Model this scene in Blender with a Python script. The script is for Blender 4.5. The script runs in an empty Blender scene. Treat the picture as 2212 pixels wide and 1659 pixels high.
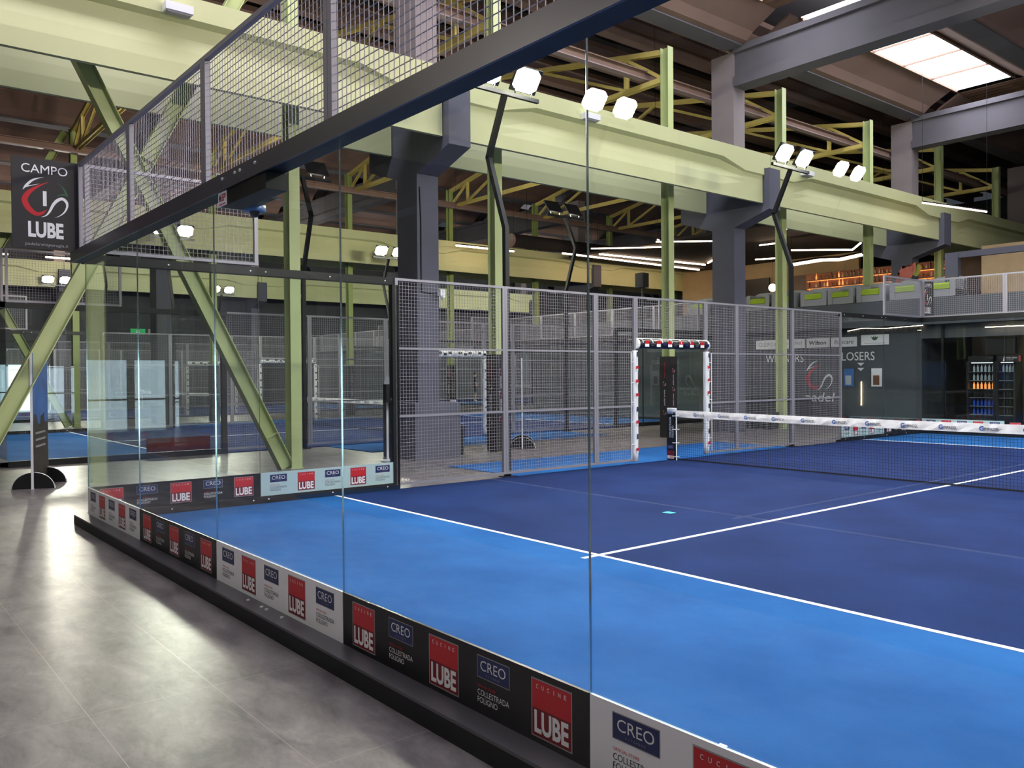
import bpy, bmesh, math, random
from mathutils import Vector, Matrix
random.seed(7)
S = bpy.context.scene
C = S.collection
PI = math.pi

# ------------------------------------------------------------------ camera
cx, cy, cz, yaw, pit, rol, foc = (10.3285, -2.2791, 1.6187, -0.886672, -0.0114556, -0.0076351, 1820.42)
cam_d = bpy.data.cameras.new('camera')
cam = bpy.data.objects.new('camera', cam_d); C.objects.link(cam)
cam_d.sensor_fit = 'HORIZONTAL'; cam_d.sensor_width = 36.0
cam_d.lens = 36.0 * foc / 2212.0
cam_d.clip_start = 0.02; cam_d.clip_end = 300
fw = Vector((math.sin(yaw)*math.cos(pit), math.cos(yaw)*math.cos(pit), math.sin(pit)))
rt = Vector((math.cos(yaw), -math.sin(yaw), 0)); up = rt.cross(fw)
r2 = rt*math.cos(rol) + up*math.sin(rol); u2 = up*math.cos(rol) - rt*math.sin(rol)
M = Matrix((r2, u2, -fw)).transposed().to_4x4(); M.translation = Vector((cx, cy, cz))
cam.matrix_world = M
S.camera = cam

# ------------------------------------------------------------------ world, exposure, render limits
w = bpy.data.worlds.new('world'); S.world = w; w.use_nodes = True
bg = w.node_tree.nodes['Background']; bg.inputs[0].default_value = (0.55, 0.6, 0.72, 1); bg.inputs[1].default_value = 0.06
S.view_settings.view_transform = 'Standard'; S.view_settings.look = 'None'
S.view_settings.gamma = 1; S.view_settings.use_curve_mapping = False
S.view_settings.exposure = 0.45
LAMP = 430.0       # floodlight lens emission
SKYL = 9.0         # roof light emission
TUBE = 15.0
cy_ = S.cycles
cy_.transparent_max_bounces = 40; cy_.max_bounces = 7; cy_.diffuse_bounces = 3; cy_.glossy_bounces = 3
cy_.transmission_bounces = 2; cy_.caustics_reflective = False; cy_.caustics_refractive = False
cy_.sample_clamp_indirect = 4.0; cy_.blur_glossy = 0.5
cy_.use_adaptive_sampling = True; cy_.adaptive_threshold = 0.03
cy_.use_denoising = True

# ------------------------------------------------------------------ materials
def s2l(c):
    return tuple(((v/255.0)/12.92 if v/255.0 <= 0.04045 else ((v/255.0+0.055)/1.055)**2.4) for v in c)
MATS = {}
def mat(name, rgb, rough=0.6, metal=0.0, var=0.0, scale=3.0, bump=0.0, bscale=40.0, emit=0.0, spec=0.5, coat=0.0):
    m = bpy.data.materials.new(name); m.use_nodes = True
    nt = m.node_tree; b = nt.nodes['Principled BSDF']
    col = s2l(rgb)
    b.inputs['Base Color'].default_value = (*col, 1)
    b.inputs['Roughness'].default_value = rough
    b.inputs['Metallic'].default_value = metal
    b.inputs['Specular IOR Level'].default_value = spec
    b.inputs['Coat Weight'].default_value = coat
    if emit:
        b.inputs['Emission Color'].default_value = (*col, 1); b.inputs['Emission Strength'].default_value = emit
    if var or bump:
        tc = nt.nodes.new('ShaderNodeTexCoord')
    if var:
        n = nt.nodes.new('ShaderNodeTexNoise'); n.inputs['Scale'].default_value = scale; n.inputs['Detail'].default_value = 6
        nt.links.new(tc.outputs['Object'], n.inputs['Vector'])
        r = nt.nodes.new('ShaderNodeValToRGB')
        r.color_ramp.elements[0].position = 0.3; r.color_ramp.elements[1].position = 0.7
        r.color_ramp.elements[0].color = tuple(max(0, v*(1-var)) for v in col)+(1,)
        r.color_ramp.elements[1].color = tuple(min(1, v*(1+var)) for v in col)+(1,)
        nt.links.new(n.outputs['Fac'], r.inputs['Fac']); nt.links.new(r.outputs['Color'], b.inputs['Base Color'])
    if bump:
        n2 = nt.nodes.new('ShaderNodeTexNoise'); n2.inputs['Scale'].default_value = bscale
        nt.links.new(tc.outputs['Object'], n2.inputs['Vector'])
        bp = nt.nodes.new('ShaderNodeBump'); bp.inputs['Strength'].default_value = bump; bp.inputs['Distance'].default_value = 0.01
        nt.links.new(n2.outputs['Fac'], bp.inputs['Height']); nt.links.new(bp.outputs['Normal'], b.inputs['Normal'])
    MATS[name] = m
    return m

def emis(name, rgb, strength):
    m = bpy.data.materials.new(name); m.use_nodes = True; nt = m.node_tree
    nt.nodes.remove(nt.nodes['Principled BSDF'])
    e = nt.nodes.new('ShaderNodeEmission'); e.inputs[0].default_value = (*s2l(rgb), 1); e.inputs[1].default_value = strength
    nt.links.new(e.outputs[0], nt.nodes['Material Output'].inputs[0]); MATS[name] = m; return m

def glass_mat(name, tint, ior=1.5):
    m = bpy.data.materials.new(name); m.use_nodes = True; nt = m.node_tree
    nt.nodes.remove(nt.nodes['Principled BSDF'])
    t = nt.nodes.new('ShaderNodeBsdfTransparent'); t.inputs[0].default_value = (*tint, 1)
    g = nt.nodes.new('ShaderNodeBsdfGlossy'); g.inputs['Roughness'].default_value = 0.0; g.inputs['Color'].default_value = (1, 1, 1, 1)
    f = nt.nodes.new('ShaderNodeFresnel'); f.inputs[0].default_value = ior
    # both faces of the pane see the same air-to-glass fresnel
    geo = nt.nodes.new('ShaderNodeNewGeometry')
    mx = nt.nodes.new('ShaderNodeMixShader')
    lay = nt.nodes.new('ShaderNodeLayerWeight'); lay.inputs['Blend'].default_value = 0.35
    p = nt.nodes.new('ShaderNodeMath'); p.operation = 'POWER'; p.inputs[1].default_value = 5.0
    nt.links.new(lay.outputs['Facing'], p.inputs[0])
    a = nt.nodes.new('ShaderNodeMath'); a.operation = 'MULTIPLY_ADD'; a.inputs[1].default_value = 0.90; a.inputs[2].default_value = 0.036
    nt.nodes.remove(f); nt.nodes.remove(geo)
    lay.inputs['Blend'].default_value = 0.5
    nt.links.new(p.outputs[0], a.inputs[0])
    nt.links.new(a.outputs[0], mx.inputs[0]); nt.links.new(t.outputs[0], mx.inputs[1]); nt.links.new(g.outputs[0], mx.inputs[2])
    nt.links.new(mx.outputs[0], nt.nodes['Material Output'].inputs[0]); MATS[name] = m; return m

glass = glass_mat('pane_glass', (0.955, 0.985, 0.975))
mat('glass_edge', (190, 205, 202), 0.12, 0.95)
mat('green_paint', (184, 194, 138), 0.5, var=0.05, scale=1.5)
mat('girder_paint', (200, 202, 153), 0.55, var=0.04, scale=0.7)
mat('beam_concrete', (94, 90, 96), 0.8, var=0.10, scale=0.8, bump=0.1)
mat('green_deep', (158, 172, 104), 0.5, var=0.05, scale=1.5)
mat('column_grey', (88, 88, 102), 0.75, var=0.08, scale=1.2, bump=0.1)
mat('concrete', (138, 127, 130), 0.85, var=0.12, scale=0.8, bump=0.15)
mat('soffit_brown', (128, 102, 90), 0.9, var=0.15, scale=0.5)
mat('corrugated', (125, 95, 75), 0.7, var=0.1)
mat('roof_dark', (38, 32, 32), 0.9)
mat('truss_yellow', (216, 196, 112), 0.5, var=0.06)
mat('steel_pink', (150, 130, 128), 0.55, 0.2)
mat('black_steel', (16, 18, 22), 0.45, 0.0, var=0.1, spec=0.35)
mat('beam_steel', (104, 102, 108), 0.34, 0.6, var=0.05, scale=2)
mat('fence_grey', (150, 147, 157), 0.45, 0.3)
mat('wire_grey', (160, 157, 166), 0.5, 0.2)
mat('bolt', (235, 236, 240), 0.35, 0.15)
mat('white', (236, 236, 240), 0.5)
mat('strip_white', (238, 238, 244), 0.35)
mat('strip_teal', (176, 200, 202), 0.3)
mat('strip_black', (8, 8, 10), 0.3)
mat('logo_red', (196, 30, 42), 0.35)
mat('logo_maroon', (118, 10, 24), 0.35)
mat('logo_navy', (22, 38, 92), 0.35)
mat('logo_blue', (44, 90, 170), 0.35)
mat('logo_green', (28, 92, 58), 0.4)
mat('ink', (40, 42, 48), 0.5)
mat('grey_print', (150, 150, 156), 0.5)
mat('sign_black', (34, 30, 34), 0.6)
mat('white_pad', (226, 228, 236), 0.5, bump=0.35, bscale=9)
mat('tape_white', (222, 220, 226), 0.6, var=0.16, scale=7)
mat('black_pad', (14, 15, 24), 0.42, bump=0.35, bscale=9)
mat('wrap_black', (30, 26, 28), 0.55, bump=0.2, bscale=6)
mat('net_black', (12, 14, 20), 0.7)
mat('line_white', (235, 238, 242), 0.7)
mat('rubber', (18, 18, 20), 0.8)
mat('plastic_black', (14, 15, 17), 0.4)
mat('wall_dark', (58, 60, 66), 0.8, var=0.05)
mat('wall_slate', (66, 72, 80), 0.6, var=0.05)
mat('wall_beige', (196, 170, 130), 0.8, var=0.05)
mat('bar_back', (150, 88, 56), 0.6, emit=0.05)
mat('wall_bar', (104, 86, 74), 0.8, var=0.12)
mat('curtain', (52, 58, 66), 0.9)
mat('chair_grey', (148, 150, 156), 0.85, bump=0.2)
mat('cushion_green', (150, 178, 40), 0.85, bump=0.2)
mat('wood', (120, 78, 52), 0.6, var=0.2)
mat('ball_yellow', (205, 225, 60), 0.9)
mat('skin', (196, 148, 122), 0.6)
mat('cloth_black', (20, 20, 24), 0.9)
mat('cloth_white', (210, 210, 214), 0.9)
mat('speaker_cloth', (16, 16, 18), 0.85)
mat('camera_blue', (120, 150, 190), 0.25, 0.1)
mat('bottle_orange', (240, 150, 80), 0.2, emit=0.9)  # emission makes the bottles glow in place of light shining through them
mat('drink_blue', (40, 80, 190), 0.3, emit=0.12)  # slight emission stands in for cabinet light on the bottles
mat('drink_white', (170, 175, 185), 0.3, emit=0.10)  # a little emission put in for light on the white items
mat('cyan', (60, 200, 215), 0.6)
mat('pepper_red', (214, 120, 108), 0.7)
mat('pepper_yellow', (220, 220, 110), 0.7)
mat('red_banner', (92, 24, 46), 0.6)
emis('lamp_lens', (255, 246, 228), LAMP)
emis('lamp_lens_dim', (255, 246, 228), LAMP*0.22)
emis('skylight', (243, 240, 255), SKYL)
emis('tube_warm', (255, 214, 180), TUBE)
emis('skylight_cool', (240, 238, 255), 7.0)
emis('daylight_window', (214, 232, 250), 1.5)
emis('daylight_window_strong', (214, 232, 250), 6.5)
emis('downlight', (255, 244, 225), 14.0)
emis('bar_glow', (255, 150, 80), 1.3)
emis('exit_green', (60, 170, 100), 1.0)
emis('globe_light', (255, 240, 214), 7.0)
emis('fridge_light', (235, 240, 255), 2.0)

def turf(name, a, b_, streak):
    m = bpy.data.materials.new(name); m.use_nodes = True; nt = m.node_tree; b = nt.nodes['Principled BSDF']
    b.inputs['Roughness'].default_value = 0.9; b.inputs['Specular IOR Level'].default_value = 0.12
    tc = nt.nodes.new('ShaderNodeTexCoord')
    n = nt.nodes.new('ShaderNodeTexNoise'); n.inputs['Scale'].default_value = 0.9; n.inputs['Detail'].default_value = 8; n.inputs['Roughness'].default_value = 0.62
    nt.links.new(tc.outputs['Object'], n.inputs['Vector'])
    n3 = nt.nodes.new('ShaderNodeTexNoise'); n3.inputs['Scale'].default_value = 260; n3.inputs['Detail'].default_value = 2
    nt.links.new(tc.outputs['Object'], n3.inputs['Vector'])
    r = nt.nodes.new('ShaderNodeValToRGB'); r.color_ramp.elements[0].position = 0.35; r.color_ramp.elements[1].position = 0.68
    r.color_ramp.elements[0].color = (*s2l(a), 1); r.color_ramp.elements[1].color = (*s2l(b_), 1)
    nt.links.new(n.outputs['Fac'], r.inputs['Fac'])
    mm = nt.nodes.new('ShaderNodeMix'); mm.data_type = 'RGBA'; mm.blend_type = 'MULTIPLY'; mm.inputs['Factor'].default_value = 0.35
    r3 = nt.nodes.new('ShaderNodeValToRGB'); r3.color_ramp.elements[0].position = 0.3; r3.color_ramp.elements[1].position = 0.7
    r3.color_ramp.elements[0].color = (0.5, 0.5, 0.5, 1)
    nt.links.new(n3.outputs['Fac'], r3.inputs['Fac'])
    nt.links.new(r.outputs['Color'], mm.inputs[6]); nt.links.new(r3.outputs['Color'], mm.inputs[7])
    nt.links.new(mm.outputs[2], b.inputs['Base Color'])
    bp = nt.nodes.new('ShaderNodeBump'); bp.inputs['Strength'].default_value = 0.5; bp.inputs['Distance'].default_value = 0.006
    nt.links.new(n3.outputs['Fac'], bp.inputs['Height']); nt.links.new(bp.outputs['Normal'], b.inputs['Normal'])
    MATS[name] = m
turf('turf_light', (22, 82, 146), (38, 100, 166), 0)
turf('turf_dark', (14, 33, 80), (24, 46, 98), 0)

def floor_mat():
    m = bpy.data.materials.new('floor_tile'); m.use_nodes = True; nt = m.node_tree; b = nt.nodes['Principled BSDF']
    L = nt.links
    tc = nt.nodes.new('ShaderNodeTexCoord'); mp = nt.nodes.new('ShaderNodeMapping')
    mp.inputs['Location'].default_value = (-5.87, 0.703, 0)
    L.new(tc.outputs['Object'], mp.inputs['Vector'])
    br = nt.nodes.new('ShaderNodeTexBrick'); br.offset = 0.0; br.squash = 1.0
    br.inputs['Scale'].default_value = 1.0; br.inputs['Brick Width'].default_value = 1.21; br.inputs['Row Height'].default_value = 0.607
    br.inputs['Mortar Size'].default_value = 0.0022; br.inputs['Mortar Smooth'].default_value = 0.2
    br.inputs['Color1'].default_value = (0.95, 0.95, 0.95, 1); br.inputs['Color2'].default_value = (1, 1, 1, 1)
    br.inputs['Mortar'].default_value = (0, 0, 0, 1)
    L.new(mp.outputs[0], br.inputs['Vector'])
    mp2 = nt.nodes.new('ShaderNodeMapping'); mp2.inputs['Rotation'].default_value = (0, 0, 0.5); mp2.inputs['Scale'].default_value = (1.0, 2.2, 1.0)
    L.new(tc.outputs['Object'], mp2.inputs['Vector'])
    n1 = nt.nodes.new('ShaderNodeTexNoise'); n1.inputs['Scale'].default_value = 2.2; n1.inputs['Detail'].default_value = 12; n1.inputs['Roughness'].default_value = 0.68; n1.inputs['Distortion'].default_value = 0.4
    L.new(mp2.outputs[0], n1.inputs['Vector'])
    r = nt.nodes.new('ShaderNodeValToRGB'); r.color_ramp.elements[0].position = 0.30; r.color_ramp.elements[1].position = 0.74
    r.color_ramp.elements[0].color = (*s2l((70, 65, 69)), 1); r.color_ramp.elements[1].color = (*s2l((146, 139, 137)), 1)
    L.new(n1.outputs['Fac'], r.inputs['Fac'])
    n3 = nt.nodes.new('ShaderNodeTexNoise'); n3.inputs['Scale'].default_value = 19; n3.inputs['Detail'].default_value = 8; n3.inputs['Roughness'].default_value = 0.75
    L.new(mp2.outputs[0], n3.inputs['Vector'])
    r3 = nt.nodes.new('ShaderNodeValToRGB'); r3.color_ramp.elements[0].position = 0.35; r3.color_ramp.elements[1].position = 0.65
    r3.color_ramp.elements[0].color = (0.80, 0.80, 0.80, 1)
    L.new(n3.outputs['Fac'], r3.inputs['Fac'])
    mf = nt.nodes.new('ShaderNodeMix'); mf.data_type = 'RGBA'; mf.blend_type = 'MULTIPLY'; mf.inputs['Factor'].default_value = 1.0
    L.new(r.outputs['Color'], mf.inputs[6]); L.new(r3.outputs['Color'], mf.inputs[7])
    mx = nt.nodes.new('ShaderNodeMix'); mx.data_type = 'RGBA'
    L.new(br.outputs['Fac'], mx.inputs['Factor'])
    L.new(mf.outputs[2], mx.inputs[6]); mx.inputs[7].default_value = (*s2l((146, 132, 130)), 1)
    L.new(mx.outputs[2], b.inputs['Base Color'])
    b.inputs['Roughness'].default_value = 0.33
    b.inputs['Specular IOR Level'].default_value = 0.6
    MATS['floor_tile'] = m
floor_mat()

# ------------------------------------------------------------------ mesh building
WL = {}
def wloc(o): return WL.get(o.name, Vector((0, 0, 0)))
class MB:
    def __init__(s): s.v = []; s.f = []; s.m = []; s.mats = []
    def mi(s, name):
        if name not in s.mats: s.mats.append(name)
        return s.mats.index(name)
    def box(s, x0, x1, y0, y1, z0, z1, m='white'):
        i = len(s.v); k = s.mi(m)
        s.v += [(x0,y0,z0),(x1,y0,z0),(x1,y1,z0),(x0,y1,z0),(x0,y0,z1),(x1,y0,z1),(x1,y1,z1),(x0,y1,z1)]
        s.f += [(i,i+3,i+2,i+1),(i+4,i+5,i+6,i+7),(i,i+1,i+5,i+4),(i+1,i+2,i+6,i+5),(i+2,i+3,i+7,i+6),(i+3,i,i+4,i+7)]
        s.m += [k]*6; return s
    def bar(s, p, q, a, b, m='white', upv=(0, 0, 1)):
        p = Vector(p); q = Vector(q); d = (q-p).normalized(); U = Vector(upv)
        if abs(d.dot(U)) > 0.98: U = Vector((1, 0, 0))
        r = d.cross(U).normalized(); u = r.cross(d)
        i = len(s.v); k = s.mi(m)
        for c in (p, q):
            for sa, sb in ((-1,-1),(1,-1),(1,1),(-1,1)):
                s.v.append(tuple(c + r*(sa*a/2) + u*(sb*b/2)))
        s.f += [(i,i+1,i+2,i+3),(i+7,i+6,i+5,i+4),(i,i+4,i+5,i+1),(i+1,i+5,i+6,i+2),(i+2,i+6,i+7,i+3),(i+3,i+7,i+4,i)]
        s.m += [k]*6; return s
    def ibeam(s, p, q, w, h, m, upv=(0, 0, 1), t=0.014, side=True):
        """H section: flanges w wide, h apart, web between"""
        p = Vector(p); q = Vector(q); d = (q-p).normalized(); U = Vector(upv)
        r = d.cross(U).normalized(); u = r.cross(d)
        s.bar(p+u*(h/2-t/2), q+u*(h/2-t/2), w, t, m, upv); s.bar(p-u*(h/2-t/2), q-u*(h/2-t/2), w, t, m, upv)
        s.bar(p, q, t, h-2*t, m, upv); return s
    def tube(s, pts, rad, n=8, m='white', cap=True):
        k = s.mi(m); base = len(s.v); P = [Vector(p) for p in pts]
        if not isinstance(rad, (list, tuple)): rad = [rad]*len(P)
        for j, p in enumerate(P):
            d = (P[min(j+1, len(P)-1)] - P[max(j-1, 0)]).normalized()
            U = Vector((0, 0, 1)) if abs(d.z) < 0.95 else Vector((1, 0, 0))
            r = d.cross(U).normalized(); u = r.cross(d)
            for t in range(n):
                a = 2*PI*t/n; s.v.append(tuple(p + (r*math.cos(a)+u*math.sin(a))*rad[j]))
        for j in range(len(P)-1):
            for t in range(n):
                a = base+j*n+t; b = base+j*n+(t+1) % n
                s.f.append((a, b, b+n, a+n)); s.m.append(k)
        if cap:
            s.f.append(tuple(base+t for t in range(n))[::-1]); s.m.append(k)
            s.f.append(tuple(base+(len(P)-1)*n+t for t in range(n))); s.m.append(k)
        return s
    def quad(s, a, b, c, d, m):
        i = len(s.v); s.v += [tuple(a), tuple(b), tuple(c), tuple(d)]; s.f.append((i, i+1, i+2, i+3)); s.m.append(s.mi(m)); return s
    def loft(s, secs, m, closed=True, cap=True):
        k = s.mi(m); base = len(s.v); n = len(secs[0])
        for sc in secs: s.v += [tuple(p) for p in sc]
        for j in range(len(secs)-1):
            for t in range(n if closed else n-1):
                a = base+j*n+t; b = base+j*n+(t+1) % n
                s.f.append((a, b, b+n, a+n)); s.m.append(k)
        if cap and closed:
            s.f.append(tuple(base+t for t in range(n))[::-1]); s.m.append(k)
            s.f.append(tuple(base+(len(secs)-1)*n+t for t in range(n))); s.m.append(k)
        return s
    def lathe(s, prof, c, n=16, m='white'):
        secs = []
        for r_, z_ in prof:
            secs.append([(c[0]+r_*math.cos(2*PI*t/n), c[1]+r_*math.sin(2*PI*t/n), c[2]+z_) for t in range(n)])
        return s.loft(secs, m)
    def ball(s, c, r, m, n=12):
        prof = [(max(1e-4, r*math.sin(PI*j/n)), -r*math.cos(PI*j/n)) for j in range(n+1)]
        return s.lathe(prof, c, n+4, m)
    def fan2d(s, pts, fn, m, th=0.0):
        """polygon in 2-D mapped by fn"""
        i = len(s.v); k = s.mi(m); s.v += [tuple(fn(*p)) for p in pts]
        s.f.append(tuple(range(i, i+len(pts)))); s.m.append(k); return s
    def build(s, name, parent=None, smooth=False, loc=None):
        me = bpy.data.meshes.new(name)
        if loc is not None: L = Vector(loc)
        elif parent is not None: L = wloc(parent)
        else:
            xs = [p[0] for p in s.v]; ys = [p[1] for p in s.v]; zs = [p[2] for p in s.v]
            L = Vector(((min(xs)+max(xs))/2, (min(ys)+max(ys))/2, min(zs)))
        me.from_pydata([(p[0]-L.x, p[1]-L.y, p[2]-L.z) for p in s.v], [], s.f)
        for mn in s.mats: me.materials.append(MATS[mn])
        me.polygons.foreach_set('material_index', s.m)
        if smooth: me.polygons.foreach_set('use_smooth', [True]*len(s.f))
        me.update()
        o = bpy.data.objects.new(name, me); C.objects.link(o)
        if parent is not None: o.parent = parent; o.location = L - wloc(parent)
        else: o.location = L
        WL[o.name] = L.copy()
        return o
def tag(o, label, cat, group=None, kind=None):
    if label: o['label'] = label
    if cat: o['category'] = cat
    if group: o['group'] = group
    if kind: o['kind'] = kind
    return o
def thing(name, label, cat, loc, group=None, kind='thing'):
    o = bpy.data.objects.new(name, None); C.objects.link(o); o.location = loc; o.empty_display_size = 0.1
    WL[o.name] = Vector(loc); return tag(o, label, cat, group, kind)
def part(name, mb, parent, smooth=False, label=None):
    o = mb.build(name, parent, smooth)
    if label: o['label'] = label
    return o
def one(name, mb, label, cat, group=None, smooth=False, kind='thing'):
    return tag(mb.build(name, None, smooth), label, cat, group, kind)
def struct(name, mb, smooth=False):
    o = mb.build(name, None, smooth); o['kind'] = 'structure'; return o
KIDS = {}
def dup(root, loc, rotz=0.0, label=None, group=None):
    def cp(o, par):
        c = o.copy(); C.objects.link(c)
        if par is not None: c.parent = par
        for ch in KIDS.get(o.name) or [x for x in o.children]: cp(ch, c)
        return c
    r = cp(root, None); r.location = loc; r.rotation_euler = (0, 0, rotz)
    if label: r['label'] = label
    if group: r['group'] = group
    return r
def dup_off(root, off, label=None, group=None):
    return dup(root, root.location + Vector(off), root.rotation_euler.z, label, group)
def rot_about(root, ctr, label=None, group=None):
    """copy turned half a turn about a vertical axis through ctr"""
    p = root.location; return dup(root, Vector((2*ctr[0]-p.x, 2*ctr[1]-p.y, p.z)), root.rotation_euler.z+PI, label, group)
ORD = ['first','second','third','fourth','fifth','sixth','seventh','eighth','ninth','tenth','eleventh','twelfth']

# ------------------------------------------------------------------ lettering
_T = {}
def glyphs(txt, bold=0.0, shear=0.0):
    key = (txt, bold, shear)
    if key in _T: return _T[key]
    cu = bpy.data.curves.new('lettering', 'FONT'); cu.body = txt; cu.offset = bold; cu.shear = shear; cu.resolution_u = 3; cu.fill_mode = 'FRONT'
    o = bpy.data.objects.new('lettering', cu); C.objects.link(o)
    dg = bpy.context.evaluated_depsgraph_get(); dg.update()
    me = o.evaluated_get(dg).to_mesh()
    v = [(p.co.x, p.co.y) for p in me.vertices]; f = [tuple(p.vertices) for p in me.polygons]
    o.evaluated_get(dg).to_mesh_clear(); bpy.data.objects.remove(o); bpy.data.curves.remove(cu)
    x0 = min(a for a, b in v); x1 = max(a for a, b in v); y0 = min(b for a, b in v); y1 = max(b for a, b in v)
    v = [((a-x0)/(x1-x0), (b-y0)/(y1-y0)) for a, b in v]
    _T[key] = (v, f); return _T[key]
def text(mb, txt, fn, u0, u1, v0, v1, m, bold=0.0, shear=0.0):
    v, f = glyphs(txt, bold, shear); i = len(mb.v); k = mb.mi(m)
    mb.v += [tuple(fn(u0+(u1-u0)*a, v0+(v1-v0)*b)) for a, b in v]
    for q in f: mb.f.append(tuple(i+t for t in q)); mb.m.append(k)
def rect(mb, fn, u0, u1, v0, v1, m):
    mb.quad(fn(u0, v0), fn(u1, v0), fn(u1, v1), fn(u0, v1), m)
def stroke(mb, fn, pts, m, sub=6):
    P = []
    n = len(pts)
    for i in range(n-1):
        p0 = pts[max(i-1, 0)]; p1 = pts[i]; p2 = pts[i+1]; p3 = pts[min(i+2, n-1)]
        for j in range(sub):
            t = j/sub
            P.append(tuple(0.5*((2*p1[k])+(-p0[k]+p2[k])*t+(2*p0[k]-5*p1[k]+4*p2[k]-p3[k])*t*t+(-p0[k]+3*p1[k]-3*p2[k]+p3[k])*t**3) for k in range(3)))
    P.append(tuple(pts[-1]))
    L = []; R = []
    for i, p in enumerate(P):
        a = P[max(i-1, 0)]; b = P[min(i+1, len(P)-1)]
        dx, dy = b[0]-a[0], b[1]-a[1]; l = math.hypot(dx, dy) or 1
        nx, ny = -dy/l, dx/l; hw = max(p[2], 0.5)/2
        L.append((p[0]+nx*hw, p[1]+ny*hw)); R.append((p[0]-nx*hw, p[1]-ny*hw))
    for i in range(len(P)-1):
        mb.quad(fn(*R[i]), fn(*R[i+1]), fn(*L[i+1]), fn(*L[i]), m)
def emblem(mb, fn, u0, u1, v0, v1, red='logo_red', wh='white', gr='logo_green', number=None):
    """ring of brush strokes; drawn in a 605 x 535 box, y down"""
    g = lambda x, y: fn(u0+(x-285)/605*(u1-u0), v1-(y-360)/535*(v1-v0))
    sk = lambda L: [(x, y-0.10*(x-285), w_) for x, y, w_ in L]
    g2 = lambda x, y: g(x, y)
    stroke(mb, g2, sk([(300,528,2),(345,475,30),(420,410,26),(500,380,12),(572,368,1)]), wh)
    stroke(mb, g2, sk([(350,488,14),(430,470,8),(520,452,1)]), wh)
    stroke(mb, g2, sk([(640,425,1),(560,455,14),(450,510,35),(365,575,60),(325,650,74),(350,730,74),(410,800,62),(480,840,46),(550,825,34),(605,780,1)]), red)
    stroke(mb, g2, sk([(740,430,1),(800,480,10),(845,540,25),(872,600,26),(885,612,2)]), gr)
    stroke(mb, g2, sk([(720,617,1),(790,592,14),(850,590,24)]), gr)
    stroke(mb, g2, sk([(530,880,1),(590,862,14),(640,810,28),(690,720,38),(745,665,40),(810,645,38),(862,685,38),(872,745,28),(840,812,20),(780,862,10),(705,892,1)]), wh)
    if number: text(mb, number, g, 560, 612, 690, 500, wh, bold=0.01)
def lube_block(mb, fn, uc, v0, v1, w_, big=True, edge='grey_print'):
    rect(mb, fn, uc-w_/2-0.006, uc+w_/2+0.006, v0-0.006, v1+0.006, edge)
    f1 = lambda u, v: fn(u, v, 0.0006)
    rect(mb, f1, uc-w_/2, uc+w_/2, v0, v0+(v1-v0)*0.5, 'logo_maroon'); rect(mb, f1, uc-w_/2, uc+w_/2, v0+(v1-v0)*0.5, v1, 'logo_red')
    f2 = lambda u, v: fn(u, v, 0.0012)
    text(mb, 'LUBE', f2, uc-w_*0.44, uc+w_*0.44, v0+(v1-v0)*0.05, v0+(v1-v0)*0.46, 'white', bold=0.035)
    if big:
        n = 6
        for i, ch in enumerate('CUCINE'):
            c_ = uc - w_*0.36 + w_*0.72*i/(n-1); hw = 0.007 if ch != 'I' else 0.0015
            text(mb, ch, f2, c_-hw, c_+hw, v1-0.034, v1-0.016, 'white')
def creo_block(mb, fn, uc, v0, v1, w_, ink, big=True):
    rect(mb, fn, uc-w_/2-0.004, uc+w_/2+0.004, v1-0.094-0.004, v1+0.004, 'grey_print')
    f1 = lambda u, v: fn(u, v, 0.0006); f2 = lambda u, v: fn(u, v, 0.0012)
    rect(mb, f1, uc-w_/2, uc+w_/2, v1-0.094, v1, 'logo_navy')
    text(mb, 'CREO', f2, uc-w_*0.40, uc+w_*0.40, v1-0.062, v1-0.016, 'white', bold=-0.004)
    if big:
        for i, ch in enumerate('KITCHENS'):
            c_ = uc - w_*0.2 + w_*0.4*i/7; hw = 0.0035 if ch != 'I' else 0.0008
            text(mb, ch, f2, c_-hw, c_+hw, v1-0.083, v1-0.075, 'grey_print')
    text(mb, 'OFFICIAL STORE', f1, uc-w_/2, uc+w_*0.08, v1-0.140, v1-0.128, 'logo_red')
    text(mb, 'COLLESTRADA', f1, uc-w_/2, uc+w_/2, v1-0.176, v1-0.150, ink, bold=-0.002)
    text(mb, 'FOLIGNO', f1, uc-w_/2, uc+w_*0.14, v1-0.210, v1-0.184, ink, bold=-0.002)
def sponsor_strip(width, black, both=True, big=True):
    """strip film in local x (0..width), z .0..0.295, on the pane plane y=0; printed on both faces"""
    mb = MB()
    bgm = 'strip_black' if black else 'strip_white'
    mb.box(0.004, width-0.004, -0.0075, 0.0, 0.0, 0.295, bgm); mb.box(0.004, width-0.004, 0.0, 0.0075, 0.0, 0.295, 'strip_black' if black else 'strip_teal')
    ink = 'white' if black else 'ink'
    cs = [0.24, 0.625, 1.01, 1.395, 1.78]
    sides = ((1,), (1, -1))[both]
    for sd in sides:
        if sd == 1: fn = lambda u, v, e=0.0: (u, -0.0082-e, v)
        else: fn = lambda u, v, e=0.0: (width-u, 0.0082+e, v)
        for i, c_ in enumerate(cs):
            if (i % 2 == 0) == black: lube_block(mb, fn, c_, 0.03, 0.262, 0.236, big)
            else: creo_block(mb, fn, c_, 0.03, 0.262, 0.226, ink, big)
    return mb
def moved(mb, mat4):
    mb.v = [tuple(mat4 @ Vector(p)) for p in mb.v]; return mb
def T(x, y, z, rz=0): return Matrix.Translation((x, y, z)) @ Matrix.Rotation(rz, 4, 'Z')

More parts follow.
